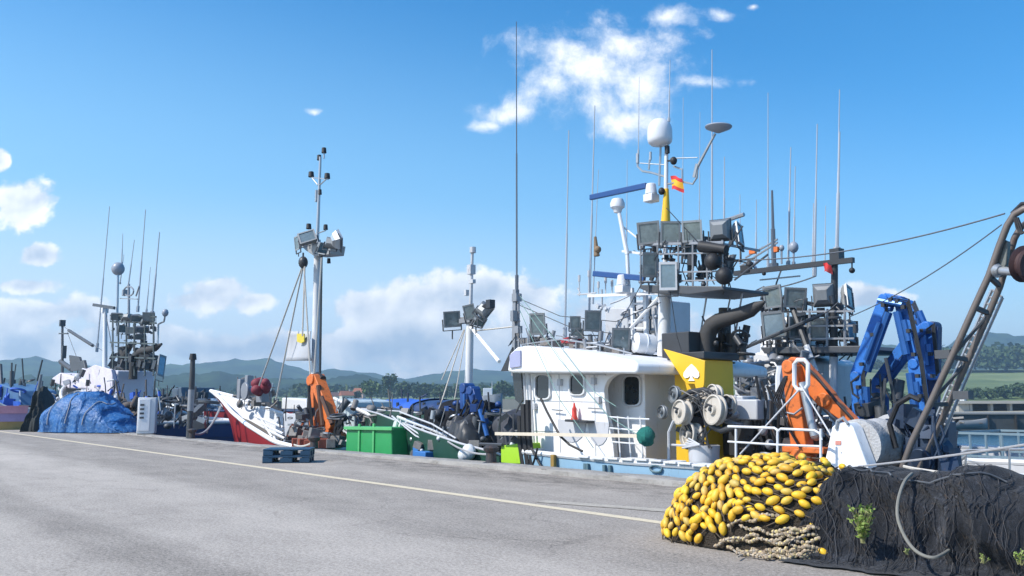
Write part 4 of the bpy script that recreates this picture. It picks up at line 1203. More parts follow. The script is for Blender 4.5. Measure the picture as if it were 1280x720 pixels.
# black mast with white foot and yard
sE = mpp(P(1042, 400, 21.8))
b = MB().rod(P(1042, 446, 21.8), P(1043.5, 318, 21.8), 5.2*sE, 4*sE, 12).cbox(P(1046, 318, 21.8), .28, .28, .3)
ME = part(E_, 'mast', b, BLACKP)
part(ME, 'mast_foot', MB().rod(P(1042, 600, 21.8), P(1042, 446, 21.8), 5.6*sE, 5.3*sE, 12), WHITE2)
b = MB().beam(P(918, 342, 21.7), P(1067, 325, 21.7), .12, .14)
part(ME, 'yard', b, BLACKP, smooth=False)
b = MB().rod(P(1065, 327, 21.7), P(1065, 336, 21.7), .02, n=6).ball(P(1065, 338, 21.7), .08).ball(P(937, 331, 21.7), .12).cbox(P(933, 336, 21.7), .3, .2, .2).ball(P(955, 342, 21.7), .06)
part(ME, 'signal_lamp', b, BLACK)
flag(ME, (1029, 329, 1039, 340), 21.55, [(.6, FLAGR), (.4, mat('flag_red_dark', (.45,.05,.05), .8))])
b = MB().rod(P(988, 378, 21.5), P(1008, 432, 21.3), .085, n=8); part(E_, 'brace', b, BLACKP)
b = MB().rod(P(1008, 432, 21.3), P(1020, 465, 21.2), .08, n=8); part(E_, 'brace', b, WHITE2)
b = MB().rod(P(905, 446, 20.8), P(1030, 392, 21.4), .05, n=6).rod(P(918, 350, 21), P(960, 318, 21.2), .03, n=6); part(E_, 'derrick', b, DARK)
b = MB().tube(catenary(P(1020, 345, 21.6), P(925, 365, 21), .1), .02, 5).tube(frame_pts(21.5, (915,372), (940,366), (955,358)), .02, 5); part(E_, 'rigging_wire', b, WIRE)
# aerials
for (x0, y0, x1, y1, r) in ((890,300,890,62,.032), (905,300,905.5,196,.03), (960,335,960,116,.022), (985,335,988.5,184,.034), (992,335,994,208,.028), (1018,345,1021.5,155,.034),
                            (1016,330,1017,254,.03), (1031,330,1032,257,.02), (1046,318,1049.5,112,.030), (925,330,925,243,.02), (945,330,945.5,250,.026), (853,330,854,122,.018), (874,290,875,140,.016)):
    whip(E_, P(x0, y0, 22.5), P(x1, y1, 22.5), r)
whip(E_, P(967.5, 335, 21.9), P(965, 238, 21.9), .07, WHIPD)
whip(E_, P(1046, 318, 21.8), P(1049.5, 165, 21.8), .05)
b = MB()
for x, y, r in ((968,312,.10), (977,310,.08), (992,309,.14)): b.rod(P(x, 330, 22), P(x, y, 22), .03, n=6).ball(P(x, y, 22), r, (1,1,1.2))
part(E_, 'small_aerial', b, DOMEG)
b = MB().cbox(P(970, 312, 21.9), .16, .1, .16).cbox(P(941, 315, 21.9), .22, .1, .12); part(E_, 'orange_light', b, ORANGE, bevel=.01)
b = MB()
for x, y in ((932,322), (950,312)): b.rod(P(x, y, 21.9), P(x+22, y-13, 21.9), .03, n=6)
b.rod(P(925, 333, 21.9), P(972, 303, 21.9), .03, n=6).rod(P(940, 328, 21.9), P(945, 336, 21.9), .05, n=6)
part(E_, 'aerial_boom', b, GALV)
# two blue folding cranes
def blue_crane(pts, t, w, ribs):
    s = mpp(P(pts[0][0], pts[0][1], t)); root = None
    for k, ((x0, y0), (x1, y1)) in enumerate(zip(pts, pts[1:])):
        b = MB(); crane_leg(b, P(x0, y0, t+.12*(k % 2)), P(x1, y1, t+.12*(k % 2)), w*s, w*s*.92)
        if root is None: root = part(E_, 'folding_crane', b, BLUEC, bevel=.02)
        else: part(root, 'crane_arm', b, BLUEC, bevel=.02)
    b = MB()
    for (x0, y0), (x1, y1) in zip(pts, pts[1:]):
        d = Vector((x1-x0, y1-y0)).normalized(); nx, ny = -d.y*w*.62, d.x*w*.62
        b.rod(P(x0+nx+d.x*10, y0+ny+d.y*10, t-.15), P(x1+nx-d.x*14, y1+ny-d.y*14, t-.15), .1, n=8)
        b.rod(P(x0+nx*.3+d.x*22, y0+ny*.3+d.y*22, t-.28), P(x1+nx*.3-d.x*30, y1+ny*.3-d.y*30, t-.28), .07, n=8)
    part(root, 'hydraulic_ram', b, mat('blue_ram', (.03,.12,.36), .35, .3, var=.2))
    b = MB()
    for k in range(ribs):
        u = k/max(1, ribs-1); i = min(len(pts)-2, int(u*(len(pts)-1))); f = u*(len(pts)-1)-i
        x = lerp(pts[i][0], pts[i+1][0], f); y = lerp(pts[i][1], pts[i+1][1], f)
        b.cbox(P(x, y, t-.3), .09, .1, .09)
    for j in range(3): b.tube([P(x+w*.35+j*1.5, y-2*j, t-.2) for x, y in pts], .022, 5)
    part(root, 'hose', b, BLACKP, smooth=False)
    return root
b1 = blue_crane([(1076,530), (1072,470), (1107,374), (1128,378), (1145,455), (1154,520)], 21.3, 15, 14)
b2 = blue_crane([(1098,528), (1098,478), (1138,424), (1160,408), (1166,470)], 22.6, 14, 10)
b3 = blue_crane([(1150,520), (1152,420), (1135,380)], 23.4, 14, 8)
b = MB(); crane_leg(b, P(1168,408,22.9), P(1167,520,22.9), .3, .26); part(b2, 'crane_post', b, NAVY, bevel=.02)
for (x, y0) in ((1078,536), (1100,532), (1152,530)):
    c = P(x, y0, 21.6); part(b1 if x < 1090 else b2, 'crane_base', MB().rod(Vector((c.x, c.y+.3, -.4)), c+Vector((0,.3,.35)), .38, .3, 14), BLUEC)
b = MB().tube(frame_pts(21, (1074,470), (1064,478), (1066,492), (1074,498)), .03, 6); part(b1, 'hose', b, BLACKP)
b = MB()
for i in range(22):
    c = P(1085+rr.random()*95, 520+rr.random()*40, 21.5+rr.random()*2); s = .15+rr.random()*.4
    b.cbox(c, s, s, s, Matrix.Rotation(rr.random()*3, 3, 'Z'))
part(E_, 'deck_gear', b, mat('dark_gear', (.05,.06,.07), .7, .1, var=.5, rust=.4), smooth=False, bevel=.02, kind='stuff')

# ================================================================== boat under the blue covers (second row)
K_ = thing('fishing_boat', 'low boat moored outboard under two bright blue covers', 'fishing boat', (-37, 24.0, WZ), BG)
hull(K_, -43.5, -31, 24.0, 2.2, [(0,1.0), (.4,.4), (1,.3)], NAVY, NAVY, mat('slate_rail', (.12,.15,.19), .6), DECK, N=20)
for q, (x0, x1, yt, yb) in enumerate(((436,468,499,516), (465,511,498,518), (516,556,500,514))):
    def f(u, v, x0=x0, x1=x1, yt=yt, yb=yb):
        x = lerp(x0, x1, u); a = math.pi*v
        top = lerp(yb, yt, math.sin(a)**.6*(1-.35*math.exp(-((u-.5)/.25)**2)*(.5 if x0 < 500 else 0)))
        p = P(x, top+noise.noise(Vector((u*7, v*5, q)))*1.6, 22.2); p.y += 1.6*(1-math.cos(a)); return p
    part(K_, 'blue_cover', MB().grid(f, 26, 14), BLUETARP0 if q < 2 else NAVY)
b = MB()
for x in (446, 470, 497, 530, 548): b.rod(P(x, 530, 22.4), P(x, 503, 22.4), .07, n=6)
for i in range(12):
    c = P(440+i*10, 522+rr.random()*6, 22.3); b.cbox(c, .5, .5, .3+rr.random()*.5, Matrix.Rotation(rr.random(), 3, 'Z'))
part(K_, 'deck_gear', b, mat('dark_gear'  , (.05,.06,.07)), smooth=False, kind='stuff')

# ================================================================== red and navy boat behind the white cabinet (second row)
H_ = thing('fishing_boat', 'long low boat with dark red bulwark over navy hull, behind the white cabinet', 'fishing boat', (-56, 23.6, WZ), BG)
RN = mat('red_over_navy', (.22,.02,.025), .5, var=.2, rust=.2, col2=(.012,.025,.075), zsplit=2.35)
hull(H_, -74, -41, 23.6, 2.9, [(0,1.6), (.2,1.15), (.6,.95), (1,1.05)], RN, mat('dull_maroon', (.12,.03,.03), .6), mat('navy_rail', (.04,.07,.14), .5), DECK, drop=.6, N=30)
def HP(x, y): return P(x, y, 21.6)
b = MB().prism([HP(215,523), HP(215,486), HP(227,484), HP(227,523)], (0,2.4,0)); part(H_, 'wheelhouse', b, mat('slate_paint', (.10,.14,.19), .5, var=.2, rust=.3), bevel=.05)
b = MB()
for x in (198, 204, 222, 246): b.rod(HP(x, 525), HP(x, 484+(x % 7)*2), .09, n=6)
b.rod(HP(240, 500), HP(256, 488), .1, n=6)
part(H_, 'deck_post', b, DARK)
b = MB()
for i in range(30):
    c = P(192+rr.random()*60, 500+rr.random()*18, 21.2+rr.random()*2); s = .2+rr.random()*.7
    b.cbox(c, s, s, s*(1+rr.random()), Matrix.Rotation(rr.random()*3, 3, 'Z'))
part(H_, 'deck_gear', b, mat('dark_gear', (0,0,0)), smooth=False, kind='stuff', bevel=.03)
b = MB().prism([HP(244,498), HP(268,498), HP(270,512), HP(244,512)], (0,1.6,0)); part(H_, 'pale_cover', b, mat('pale_blue_cover', (.16,.26,.40), .7, var=.2), bevel=.12)
b = MB()
for y in (525, 531): b.beam(P(276, y, 20.2), P(312, y, 20.2), .09, .09)
for x in (278, 294, 310): b.beam(P(x, 522, 20.2), P(x, 535, 20.2), .08, .08)
part(H_, 'side_ladder', b, GREY, smooth=False)

clutter(E_, 'upper_gear', GREY, 918, 1005, 440, 500, 20.9, 21.6, 40, .1, .34, 31)
clutter(E_, 'mast_gear', DARK, 950, 1070, 372, 436, 21.3, 23, 50, .07, .24, 32)
clutter(E_, 'fore_mast_gear', LGREY, 745, 825, 372, 440, 21.3, 22.2, 30, .08, .26, 33)
clutter(E_, 'crane_gear', DARK, 1060, 1180, 500, 560, 20.9, 23, 80, .1, .4, 34)
clutter(K_, 'net_gear', DARK, 440, 560, 510, 530, 22, 24, 70, .12, .45, 35)
clutter(H_, 'mixed_deck_gear', DARK, 190, 340, 500, 520, 21, 24, 90, .15, .5, 36)
clutter(H_, 'pale_deck_gear', GALV, 190, 340, 502, 520, 21, 24, 30, .12, .4, 37)
# ================================================================== green boat with the slim floodlight mast
Cc = thing('fishing_boat', 'dark green fishing boat with white bow rail, slim white floodlight mast and blue crane', 'fishing boat', (-22, 16.4, WZ), BG)
hull(Cc, -29.0, -17.2, 16.4, 2.45, [(0,1.25), (.25,1.1), (.5,.83), (.75,.5), (.9,.24), (1,.02)], DGREEN, DGREEN, LGREY, DECK, drop=.6, full=.85, bpow=1.5, N=34, cap=.032)
TC_ = 16.4
sC = mpp(P(588, 400, TC_))
M_ = part(Cc, 'mast', MB().rod(P(584, 560, TC_), P(588, 388, TC_), 5.6*sC, 4.6*sC, 12), WHITE2)
part(M_, 'topmast', MB().rod(P(588, 390, TC_), P(590.5, 313, TC_), 2.5*sC, 1.8*sC, 8).cbox(P(589, 337, TC_), .2, .2, .3).cbox(P(590, 352, TC_), .24, .12, .12).rod(P(591,316,TC_), P(591,309,TC_), .1, n=8).cbox(P(583,366,TC_), .12,.12,.18), LGREY)
b = MB().beam(P(566, 402, TC_), P(606, 398, TC_), .16, .2).cbox(P(587, 401, TC_), .6, .4, .14)
part(M_, 'lamp_bracket', b, GREY, smooth=False)
def fc(x, y, w, h, yaw, pi_=-14, roll=0, t=16.1, **k):
    c = P(x, y, t); s = mpp(c); return flood(Cc, c, w*s, h*s, yaw, pi_, roll, **k)
fc(565, 399, 20, 19, 8, -8, 5); fc(587, 390, 14, 18, -12, -10, 12); fc(606, 388, 18, 17, 155, -18, 35); fc(600, 402, 16, 12, 35, -35, -10)
b = MB().rod(P(599, 388, 16), P(614, 378, 16), .09, n=6).cbox(P(613, 380, 16), .2, .2, .25); part(M_, 'black_horn', b, BLACKP)
b = MB().rod(P(588, 408, TC_), P(624, 452, 15.2), .055, n=8); part(Cc, 'white_strut', b, WHITE)
b = MB()
for p, q in (((580,412), (552,475)), ((581,412), (553,500)), ((583,414), (566,512)), ((581,412), (546,520))): b.rod(P(*p, TC_), P(*q, 15.8), .018, n=5)
b.rod(P(590, 414, TC_), P(645, 408, 15.6), .022, n=5)
part(Cc, 'stay_rope', b, ROPE)
def leg(root, p, q, t, w0, w1, m, name):
    s = mpp(P(*p, t)); b = MB(); crane_leg(b, P(*p, t), P(*q, t), w0*s, w1*s); return part(root, name, b, m, bevel=.02)
DBL = mat('dark_blue_crane', (.015,.06,.22), .45, var=.35, rust=.2, rustcol=(.05,.06,.09))
bc = leg(Cc, (584,485), (586,560), 15.6, 15, 16, DBL, 'folding_crane')
leg(bc, (592,488), (609,548), 15.4, 13, 12, DBL, 'crane_arm'); leg(bc, (578,505), (576,552), 15.8, 12, 12, DBL, 'crane_arm'); leg(bc, (606,548), (588,556), 15.4, 10, 9, DBL, 'crane_arm')
s15 = mpp(P(600,520,15.4))
b = MB().rod(P(600, 512, 15.1), P(609, 545, 15.1), 3*s15, n=8).rod(P(581, 492, 15.3), P(580, 545, 15.3), 2.5*s15, n=8); part(bc, 'hydraulic_ram', b, mat('blue_ram', (0,0,0)))
b = MB(); rr = random.Random(21)
for k in range(8): b.tube(frame_pts(15.1, (578+rr.random()*30, 500), (572+rr.random()*40, 525), (574+rr.random()*40, 550)), .03, 5)
part(bc, 'hose', b, BLACK)
# black nets heaped on the deck
def lump(pxl, t0, depth, seed, amp, m, root, name='net_heap', kind=None, nu=40, nv=16, fine=1.0):
    "draped heap: pxl = (x0,x1,ytop,ybottom)"
    x0, x1, yt, yb = pxl; s = mpp(P((x0+x1)/2, yb, t0))
    def f(u, v):
        a = math.pi*v
        env = max(0, 1-abs(2*u-1)**3.2)**.6
        x = lerp(x0, x1, u); y = lerp(yb, yt, env*math.sin(a)**.65)
        p = P(x, y, t0); p.y = t0+depth*.5*(1-math.cos(a))
        d = noise.noise(Vector((p.x*1.4, p.y*1.4, seed+p.z)))*amp + noise.noise(Vector((p.x*4, p.y*4, seed+p.z*2)))*amp*.45*fine + noise.noise(Vector((p.x*10, p.y*9, seed+p.z*4)))*amp*.2*fine
        p.z += d*(.3+math.sin(a)); p.y -= d*.8
        return p
    g = MB().grid(f, nu, nv)
    return part(root, name, g, m, kind=kind) if root is not None else g
lump((500,575,511,560), 14.9, 2.2, 3, .35, NETM, Cc); lump((540,585,522,560), 14.5, 1.6, 9, .3, BLACKP, Cc); lump((612,642,508,556), 15.4, 2.2, 5, .3, mat('slate_gear', (.05,.055,.07), .7, var=.5), Cc)
# bow rail with stanchions, ropes, small white fenders
b = MB()
for i in range(8):
    x = 494+i*10; y = 538+i*3.6
    b.rod(P(x, y, 14.6), P(x+5, y-16+i, 14.6), .05, n=6)
b.tube(frame_pts(14.6, (497,521), (540,537), (575,553)), .045, 6)
part(Cc, 'bow_rail', b, WHITE2)
b = MB().pprism([(489,538), (492,527), (500,522), (508,528), (531,541), (527,557), (510,560), (494,557)], 14.7, 14.78); bp_ = part(Cc, 'bow_plate', b, WHITE2, bevel=.02)
b = MB()
for i in range(4): b.pprism([(497+i*8, 535+i*2.5), (502+i*8, 536.5+i*2.5), (499+i*8, 552+i), (494+i*8, 551+i)], 14.66, 14.71)
part(bp_, 'freeing_port', b, DARK, smooth=False)
b = MB()
for pts in (((490,520), (520,545), (560,560)), ((500,515), (540,530), (570,548)), ((505,530), (520,540), (548,556))): b.tube(frame_pts(14.4, *pts), .03, 5)
part(Cc, 'net_pole', b, LGREY)
b = MB().ball(P(580, 569, 13.9), .16, (1.2,1,1.1)).ball(P(586, 565, 13.9), .18, (1.2,1,1.2)); part(Cc, 'white_fender', b, DOMEM)
b = MB().cbox(P(534, 569, 14.2), .55, .5, .22).cbox(P(528, 564, 14.6), .3, .5, .3); part(Cc, 'blue_box', b, mat('box_blue', (.04,.17,.45), .6), bevel=.02)
b = MB()
for i in range(26):
    c = P(515+rr.random()*90, 555+rr.random()*20, 14.2+rr.random()*2); s = .08+rr.random()*.25
    b.cbox(c, s*1.4, s, s, Matrix.Rotation(rr.random()*3, 3, 'Z') @ Matrix.Rotation(rr.random()*.4, 3, 'Y'))
part(Cc, 'deck_gear', b, mat('mixed_gear', (0,0,0)), smooth=False, bevel=.01, kind='stuff')
b = MB().pprism([(626,557), (652,554), (655,580), (626,580)], 14.0, 14.9); lm = part(Cc, 'lime_locker', b, LIME, bevel=.02)
b = MB().tube(frame_pts(13.95, (614,556), (614,580)), .05, 6).tube(frame_pts(13.95, (600,555), (628,556)), .04, 6).rod(P(655, 556, 14.05), P(666, 592, 14.05), .06, n=8)
part(Cc, 'rail_post', b, DARK)

# ================================================================== boat with the white flared bow and red side
B_ = thing('fishing_boat', 'red-sided fishing boat with high white flared bow, tall white mast and orange crane', 'fishing boat', (-36, 16.6, WZ), BG)
INW = mat('bow_white', (.72,.73,.74), .5, var=.06, rust=.15, rustcol=(.4,.36,.33))
hull(B_, -44.8, -27.6, 16.6, 2.75, [(0,2.05), (.16,1.65), (.32,1.04), (.5,.55), (.75,.02), (.9,-.15), (1,-.15)], RED, INW, WHITE, DECK, drop=1.0, full=.95, bpow=1.2, flare=.5, rake=5.6, cap=.09, N=44)
TBm = 16.6
sB_ = mpp(P(395, 400, TBm))
M_ = part(B_, 'mast', MB().rod(P(393, 520, TBm), P(397, 300, TBm), 5.2*sB_, 4.2*sB_, 14), WHITE2)
b = MB().rod(P(396.5, 305, TBm), P(400.5, 196, TBm), 2.4*sB_, 1.6*sB_, 8).rod(P(405, 198, TBm), P(405, 188, TBm), .035, n=6).beam(P(390, 222, TBm), P(410, 224, TBm), .05, .05)
b.rod(P(389,221,TBm), P(397,231,TBm), .03, n=6).rod(P(410,222,TBm), P(399,232,TBm), .03, n=6).cbox(P(396,245,TBm), .12,.12,.5)
b.tube(frame_pts(TBm, (399,291), (407,288), (407,284)), .03, 6)
part(M_, 'topmast', b, GALV)
b = MB()
for (x, y, r) in ((405,188,.11), (399,197,.1), (389,218,.13), (409,220,.13), (386,283,.12), (407,284,.1), (400,240,.08), (411,326,.08)): b.rod(P(x, y+3, TBm), P(x, y-3, TBm), r, r*.85, 10)
part(M_, 'lantern', b, BLACK)
b = MB().pprism([(372,304), (382,313), (392,320), (412,318), (414,306), (398,303), (376,302)], 16.25, 16.9); part(M_, 'lamp_platform', b, mat('pale_platform', (.36,.37,.37), .5, .3, var=.2, rust=.2), smooth=False, bevel=.02)
def fb(x, y, w, h, yaw, pi_=-14, roll=0, t=15.9, **k):
    c = P(x, y, t); s = mpp(c); return flood(B_, c, w*s, h*s, yaw, pi_, roll, stand=.15, **k)
fb(371, 304, 11, 17, -65, -5, 5, house=HOUSINGL); fb(384, 296, 21, 17, -15, 28, 22); fb(425, 299, 22, 14, 100, 20, -30, house=mat('bright_housing', (.55,.57,.58), .3, .5), lens=LENSB); fb(415, 304, 16, 14, 160, -10, 10); fb(404, 310, 15, 13, 40, -30, 0)
b = MB().rod(P(379, 316, 16), P(379, 330, 16), .04, n=6).ball(P(379, 328, 16), .2, (1,1,1.3)).rod(P(402, 316, 16.4), P(400, 470, 16.4), .05, n=6)
part(B_, 'tackle_block', b, BLACKP)
b = MB()
for p, q in (((378,333), (324,482)), ((379,333), (345,500)), ((380,333), (388,470)), ((381,333), (378,420)), ((402,322), (392,480))): b.rod(P(*p, 16), P(*q, 15.8), .035, n=5)
part(B_, 'tackle_rope', b, ROPE)
def f(u, v):
    x = lerp(lerp(360, 353.5, v), lerp(391, 390, v), u); y = lerp(414, 451, v)
    p = P(x, y, 16.1); p.y += .12*math.sin(u*4+v*2); return p
SP = part(B_, 'steadying_sail', MB().grid(f, 10, 8), mat('grey_canvas', (.42,.44,.47), .85, var=.08), solid=.02)
part(SP, 'yellow_patch', MB().pprism([(371,417), (380,417), (380,427), (376,429), (371,427)], 15.88, 15.92), mat('patch_yellow', (.62,.50,.06), .7), smooth=False)
# orange crane
s16 = mpp(P(400, 510, 15.2))
oc = leg(B_, (393,476), (395,545), 15.4, 15, 13, ORANGE, 'orange_crane')
leg(oc, (396,474), (418,530), 15.1, 16, 15, ORANGE, 'crane_arm'); leg(oc, (418,524), (409,545), 15.1, 15, 12, ORANGE, 'crane_arm'); leg(oc, (388,545), (424,546), 15.3, 13, 13, ORANGE, 'crane_arm')
b = MB().rod(P(398, 482, 14.9), P(404, 532, 14.9), 3.2*s16, n=8).rod(P(402, 496, 14.8), P(415, 530, 14.8), 2.6*s16, n=8); part(oc, 'hydraulic_ram', b, mat('dark_ram', (.10,.05,.03), .5, .3))
b = MB(); rr = random.Random(31)
for k in range(4): b.tube(frame_pts(15.0, (387-k*.5, 482), (385+k, 510), (392, 545)), .05, 5)
for k in range(8): b.tube(frame_pts(14.9, (422+rr.random()*10, 520), (418+rr.random()*14, 535), (415+rr.random()*12, 552)), .05, 5)
b.tube(frame_pts(15.2, (390,472), (397,469), (404,474)), .13, 8)
part(oc, 'hose', b, BLACK)
b = MB(); 
for i in range(36):
    c = P(368+rr.random()*62, 540+rr.random()*18, 14.3+rr.random()*2); s = .1+rr.random()*.34
    b.cbox(c, s*1.3, s, s, Matrix.Rotation(rr.random()*3, 3, 'Z') @ Matrix.Rotation(rr.random()*.4, 3, 'Y'))
part(B_, 'deck_gear', b, mat('mixed_gear', (0,0,0)), smooth=False, bevel=.02, kind='stuff')
b = MB(); 
for i in range(5):
    c = P(372+i*8, 552+rr.random()*6, 14.2); b.cbox(c, .4, .4, .35, Matrix.Rotation(rr.random()*3, 3, 'Z'))
part(B_, 'red_gear', b, mat('rusty_red', (.28,.07,.04), .7, var=.4, rust=.4), smooth=False, bevel=.03)
b = MB().pprism([(354,517), (372,517), (374,548), (356,546)], 15.6, 16.8); part(B_, 'deck_locker', b, LGREY, bevel=.03)
b = MB().pprism([(300,492), (332,500), (352,512), (352,540), (320,530), (300,510)], 18.4, 18.5); part(B_, 'bulwark_shield', b, DARK, smooth=False)
b = MB()
for (p, q) in (((318,520), (354,534)), ((328,530), (354,542)), ((336,538), (356,548)), ((322,516), (340,546))): b.rod(P(*p, 14.6), P(*q, 14.6), .05, n=6)
part(B_, 'fore_rail', b, WHITE2)
b = MB().lathe(P(318, 489, 16.5)-Vector((0,.5,0)), (0,1,0), [(.02,0), (.4,0), (.4,.1), (.22,.12), (.22,.8), (.4,.82), (.4,.95), (.02,.95)], 18).cbox(P(303, 486, 16.5), .35, .4, .9).cbox(P(311, 480, 16.5), .3, .3, .8).cbox(P(330,496,16.5), .6, .5, .5)
part(B_, 'anchor_winch', b, GREY, bevel=.02)
b = MB()
for i in range(9): b.ball(P(326+rr.uniform(-8,8), 484+rr.uniform(-8,7), 16.2+rr.uniform(-.3,.3)), .17+rr.random()*.1, (1,1,.9), 10, 7)
part(B_, 'red_buoy', b, mat('buoy_red', (.20,.025,.04), .7, var=.45))
b = MB().pprism([(352,497), (382,499), (384,512), (352,512)], 18.2, 19.0); part(B_, 'white_cabin', b, WHITE2, bevel=.06)
b = MB().pprism([(414,503), (426,498), (442,502), (443,535), (414,535)], 17.2, 19.0); cb_ = part(B_, 'after_cabin', b, mat('pale_teal_white', (.45,.53,.55), .5, var=.1, rust=.25), bevel=.05)
b = MB().pprism([(444,508), (470,513), (472,532), (444,532)], 17.4, 18.9); part(B_, 'engine_casing', b, DARK, bevel=.05)
b = MB().rod(P(418, 498, 17.1), P(478, 526, 15.6), .07, n=8); part(B_, 'white_spar', b, WHITE2)
# bright green fish container between the crane and the green boat
b = MB().pprism([(433,533), (489,534), (490,590), (431,590)], 14.1, 14.9)
gb = single('steel_container', b, GREEN, 'bright green steel container standing beside the orange crane', 'container', smooth=False, bevel=.04)
b = MB()
for x in (449, 467): b.cbox(P(x, 556, 14.08), .1, .06, 1.3)
b.beam(P(431, 535, 14.05), P(491, 536, 14.05), .09, .1)
part(gb, 'rib', b, mat('pale_green_edge', (.10,.42,.15), .5, var=.15), smooth=False, bevel=.01)

MIXG = mat('mixed_gear', (0,0,0))
clutter(B_, 'bow_gear', MIXG, 296, 350, 482, 512, 16, 17.5, 34, .10, .3, 11)
clutter(B_, 'waist_gear', DARK, 345, 432, 512, 560, 14.2, 17.5, 110, .08, .3, 12)
clutter(B_, 'waist_pale_gear', GALV, 345, 435, 515, 560, 14.2, 17, 34, .07, .24, 13)
clutter(B_, 'waist_red_gear', mat('rusty_red', (0,0,0)), 360, 410, 535, 562, 14.1, 15.5, 18, .08, .24, 14)
clutter(B_, 'after_gear', MIXG, 436, 492, 508, 536, 15.5, 18.5, 50, .1, .32, 15)
clutter(Cc, 'fore_gear', DARK, 500, 560, 516, 560, 14.6, 17.5, 50, .08, .3, 16)
clutter(Cc, 'fore_pale_gear', GALV, 500, 600, 520, 572, 14.2, 16.5, 36, .06, .22, 17)
clutter(Cc, 'crane_gear', DARK, 566, 645, 515, 570, 14.3, 17.5, 60, .07, .28, 18)
clutter(Cc, 'blue_gear', DBL, 556, 625, 500, 560, 14.8, 16.5, 26, .08, .26, 19)
clutter(Cc, 'small_white_gear', DOMEM, 520, 650, 540, 574, 14.1, 15.5, 18, .05, .15, 20)
# ================================================================== big boat beyond the blue tarpaulin
A_ = thing('fishing_boat', 'white fishing boat with grey ball radome and dark lamp rack, behind blue tarpaulin', 'fishing boat', (-60, 17, WZ), BG)
hull(A_, -73, -47.5, 17, 3.0, [(0,3.3), (.2,2.3), (.4,1.2), (.7,.5), (1,.4)], mat('white_blue_hull', (.62,.63,.66), .5, var=.08, rust=.2, col2=(.03,.06,.16), zsplit=3.5), WHITE2, WHITE2, DECK, drop=.8, N=30, cap=.1)
XA = P(146, 480, 15.4).x
tA = t_on_X(191, XA)
zA = P(146, 463, 15.4).z; xf = P(104, 470, 15.4).x
b = MB().prism([Vector((XA, 15.4, zA)), Vector((XA, 15.4, -1)), Vector((xf, 15.4, -1)), Vector((xf-.6, 15.4, zA+.4)), Vector((xf+1.5, 15.4, zA+.2))], (0, tA-15.4, 0))
STC = mat('stained_white_cloth', (.60,.58,.64), .8, var=.2, scale=.7, rust=.6, rustcol=(.42,.28,.34), streak=False)
WA = part(A_, 'wheelhouse', b, mat('shade_tinted_white', (.60,.61,.68), .5, var=.06, rust=.15), bevel=.06)  # lavender of the shaded end face is put into the whole coat
b = MB().pprism([(106,462), (118,456), (140,462), (140,488), (128,506), (108,500)], 15.2, 15.3); part(WA, 'pink_dodger', b, mat('stained_white_cloth', (.62,.60,.66), .8, var=.12, scale=.7, rust=.5, rustcol=(.52,.30,.38), streak=False), bevel=.03)
b = MB().pprism([(139,462), (143,463), (150,490), (146,491)], 15.1, 15.16); part(WA, 'navy_stripe', b, NAVY, smooth=False)
b = MB().pprism([(64,473), (74,466), (94,471), (110,478), (114,486), (84,486), (68,479)], 15.3, 17); part(A_, 'fore_shelter', b, mat('stained_white_cloth', (0,0,0)), bevel=.1)
b = MB().pprism([(86,444), (98,446), (102,462), (88,464)], 15.6, 15.8).pprism([(97,452), (104,450), (108,468), (100,470)], 15.5, 15.7); part(A_, 'dark_panel', b, DARK, bevel=.03)
s = mpp(P(150, 420, 16.5))
b = MB().rod(P(131, 475, 16.5), P(131.5, 383, 16.5), 3.2*s, 2.6*s, 10).cbox(P(131,388,16.5), .4,.4,.35)
MA_ = part(A_, 'mast', b, WHITE2)
part(MA_, 'radar_scanner', MB().beam(P(117, 381, 16.4), P(143, 385, 16.4), .14, .2), DARK, smooth=False)
b = MB().rod(P(146, 420, 16.6), P(147.5, 343, 16.6), 1.5*s, n=8); q = part(A_, 'radome_pole', b, GALV)
part(q, 'radome', MB().ball(P(147.5, 336, 16.6), 8.2*s, (1,1,1.05), 18, 12), DOMEG)
b = MB().rod(P(161, 420, 16.8), P(161, 355, 16.8), 1.6*s, n=8).tube([P(161+6*math.cos(a), 364+6*math.sin(a), 16.8) for a in [k*math.pi/6 for k in range(12)]], .05, 6, closed=True)
b.beam(P(150,373,16.8), P(172,374,16.8), .06,.06).rod(P(170,370,16.8), P(174,358,16.8), .05, n=6).cbox(P(156,366,16.8), .3,.3,.4)
part(A_, 'aerial_mast', b, GREY)
b = MB().rod(P(197, 432, 16.6), P(198, 405, 16.6), .06, n=6).tube(frame_pts(16.6, (198,405), (205,402), (206.5,394)), .05, 6); q = part(A_, 'aerial_arm', b, GALV)
part(q, 'ball_aerial', MB().ball(P(206.5, 391, 16.6), 3.6*s, (1,1,1.2)), DOMEG)
b = MB()
for t_ in (16.0, 17.6):
    for x in (141, 148, 158, 168, 181, 192): b.rod(P(x, 470, t_), P(x, 393, t_), .06, n=6)
    for y in (394, 402, 428, 446): b.beam(P(138, y, t_), P(195, y+2, t_), .09, .09)
LRk = part(A_, 'lamp_rack', b, mat('dark_green_grey', (.07,.09,.09), .5, .2, var=.3, rust=.3), smooth=False)
def fa(x, y, w, h, yaw, pi_=-10, roll=0, t=15.9, **k):
    c = P(x, y, t); s_ = mpp(c); return flood(A_, c, w*s_, h*s_, yaw, pi_, roll, stand=.3, **k)
fa(146, 396, 13, 9, 0, -30); fa(160, 397, 12, 8, 150, -20); fa(171, 398, 13, 8, 10, -30); fa(186, 396, 14, 11, -10, -15); fa(153, 411, 9, 9, 20); fa(164, 413, 10, 8, -20); fa(178, 412, 15, 7, 0, -30); fa(176, 421, 12, 6, 0, -30); fa(184, 403, 14, 6, 30, -40); fa(202, 457, 10, 26, 40, 10, -14, lens=LENSB)
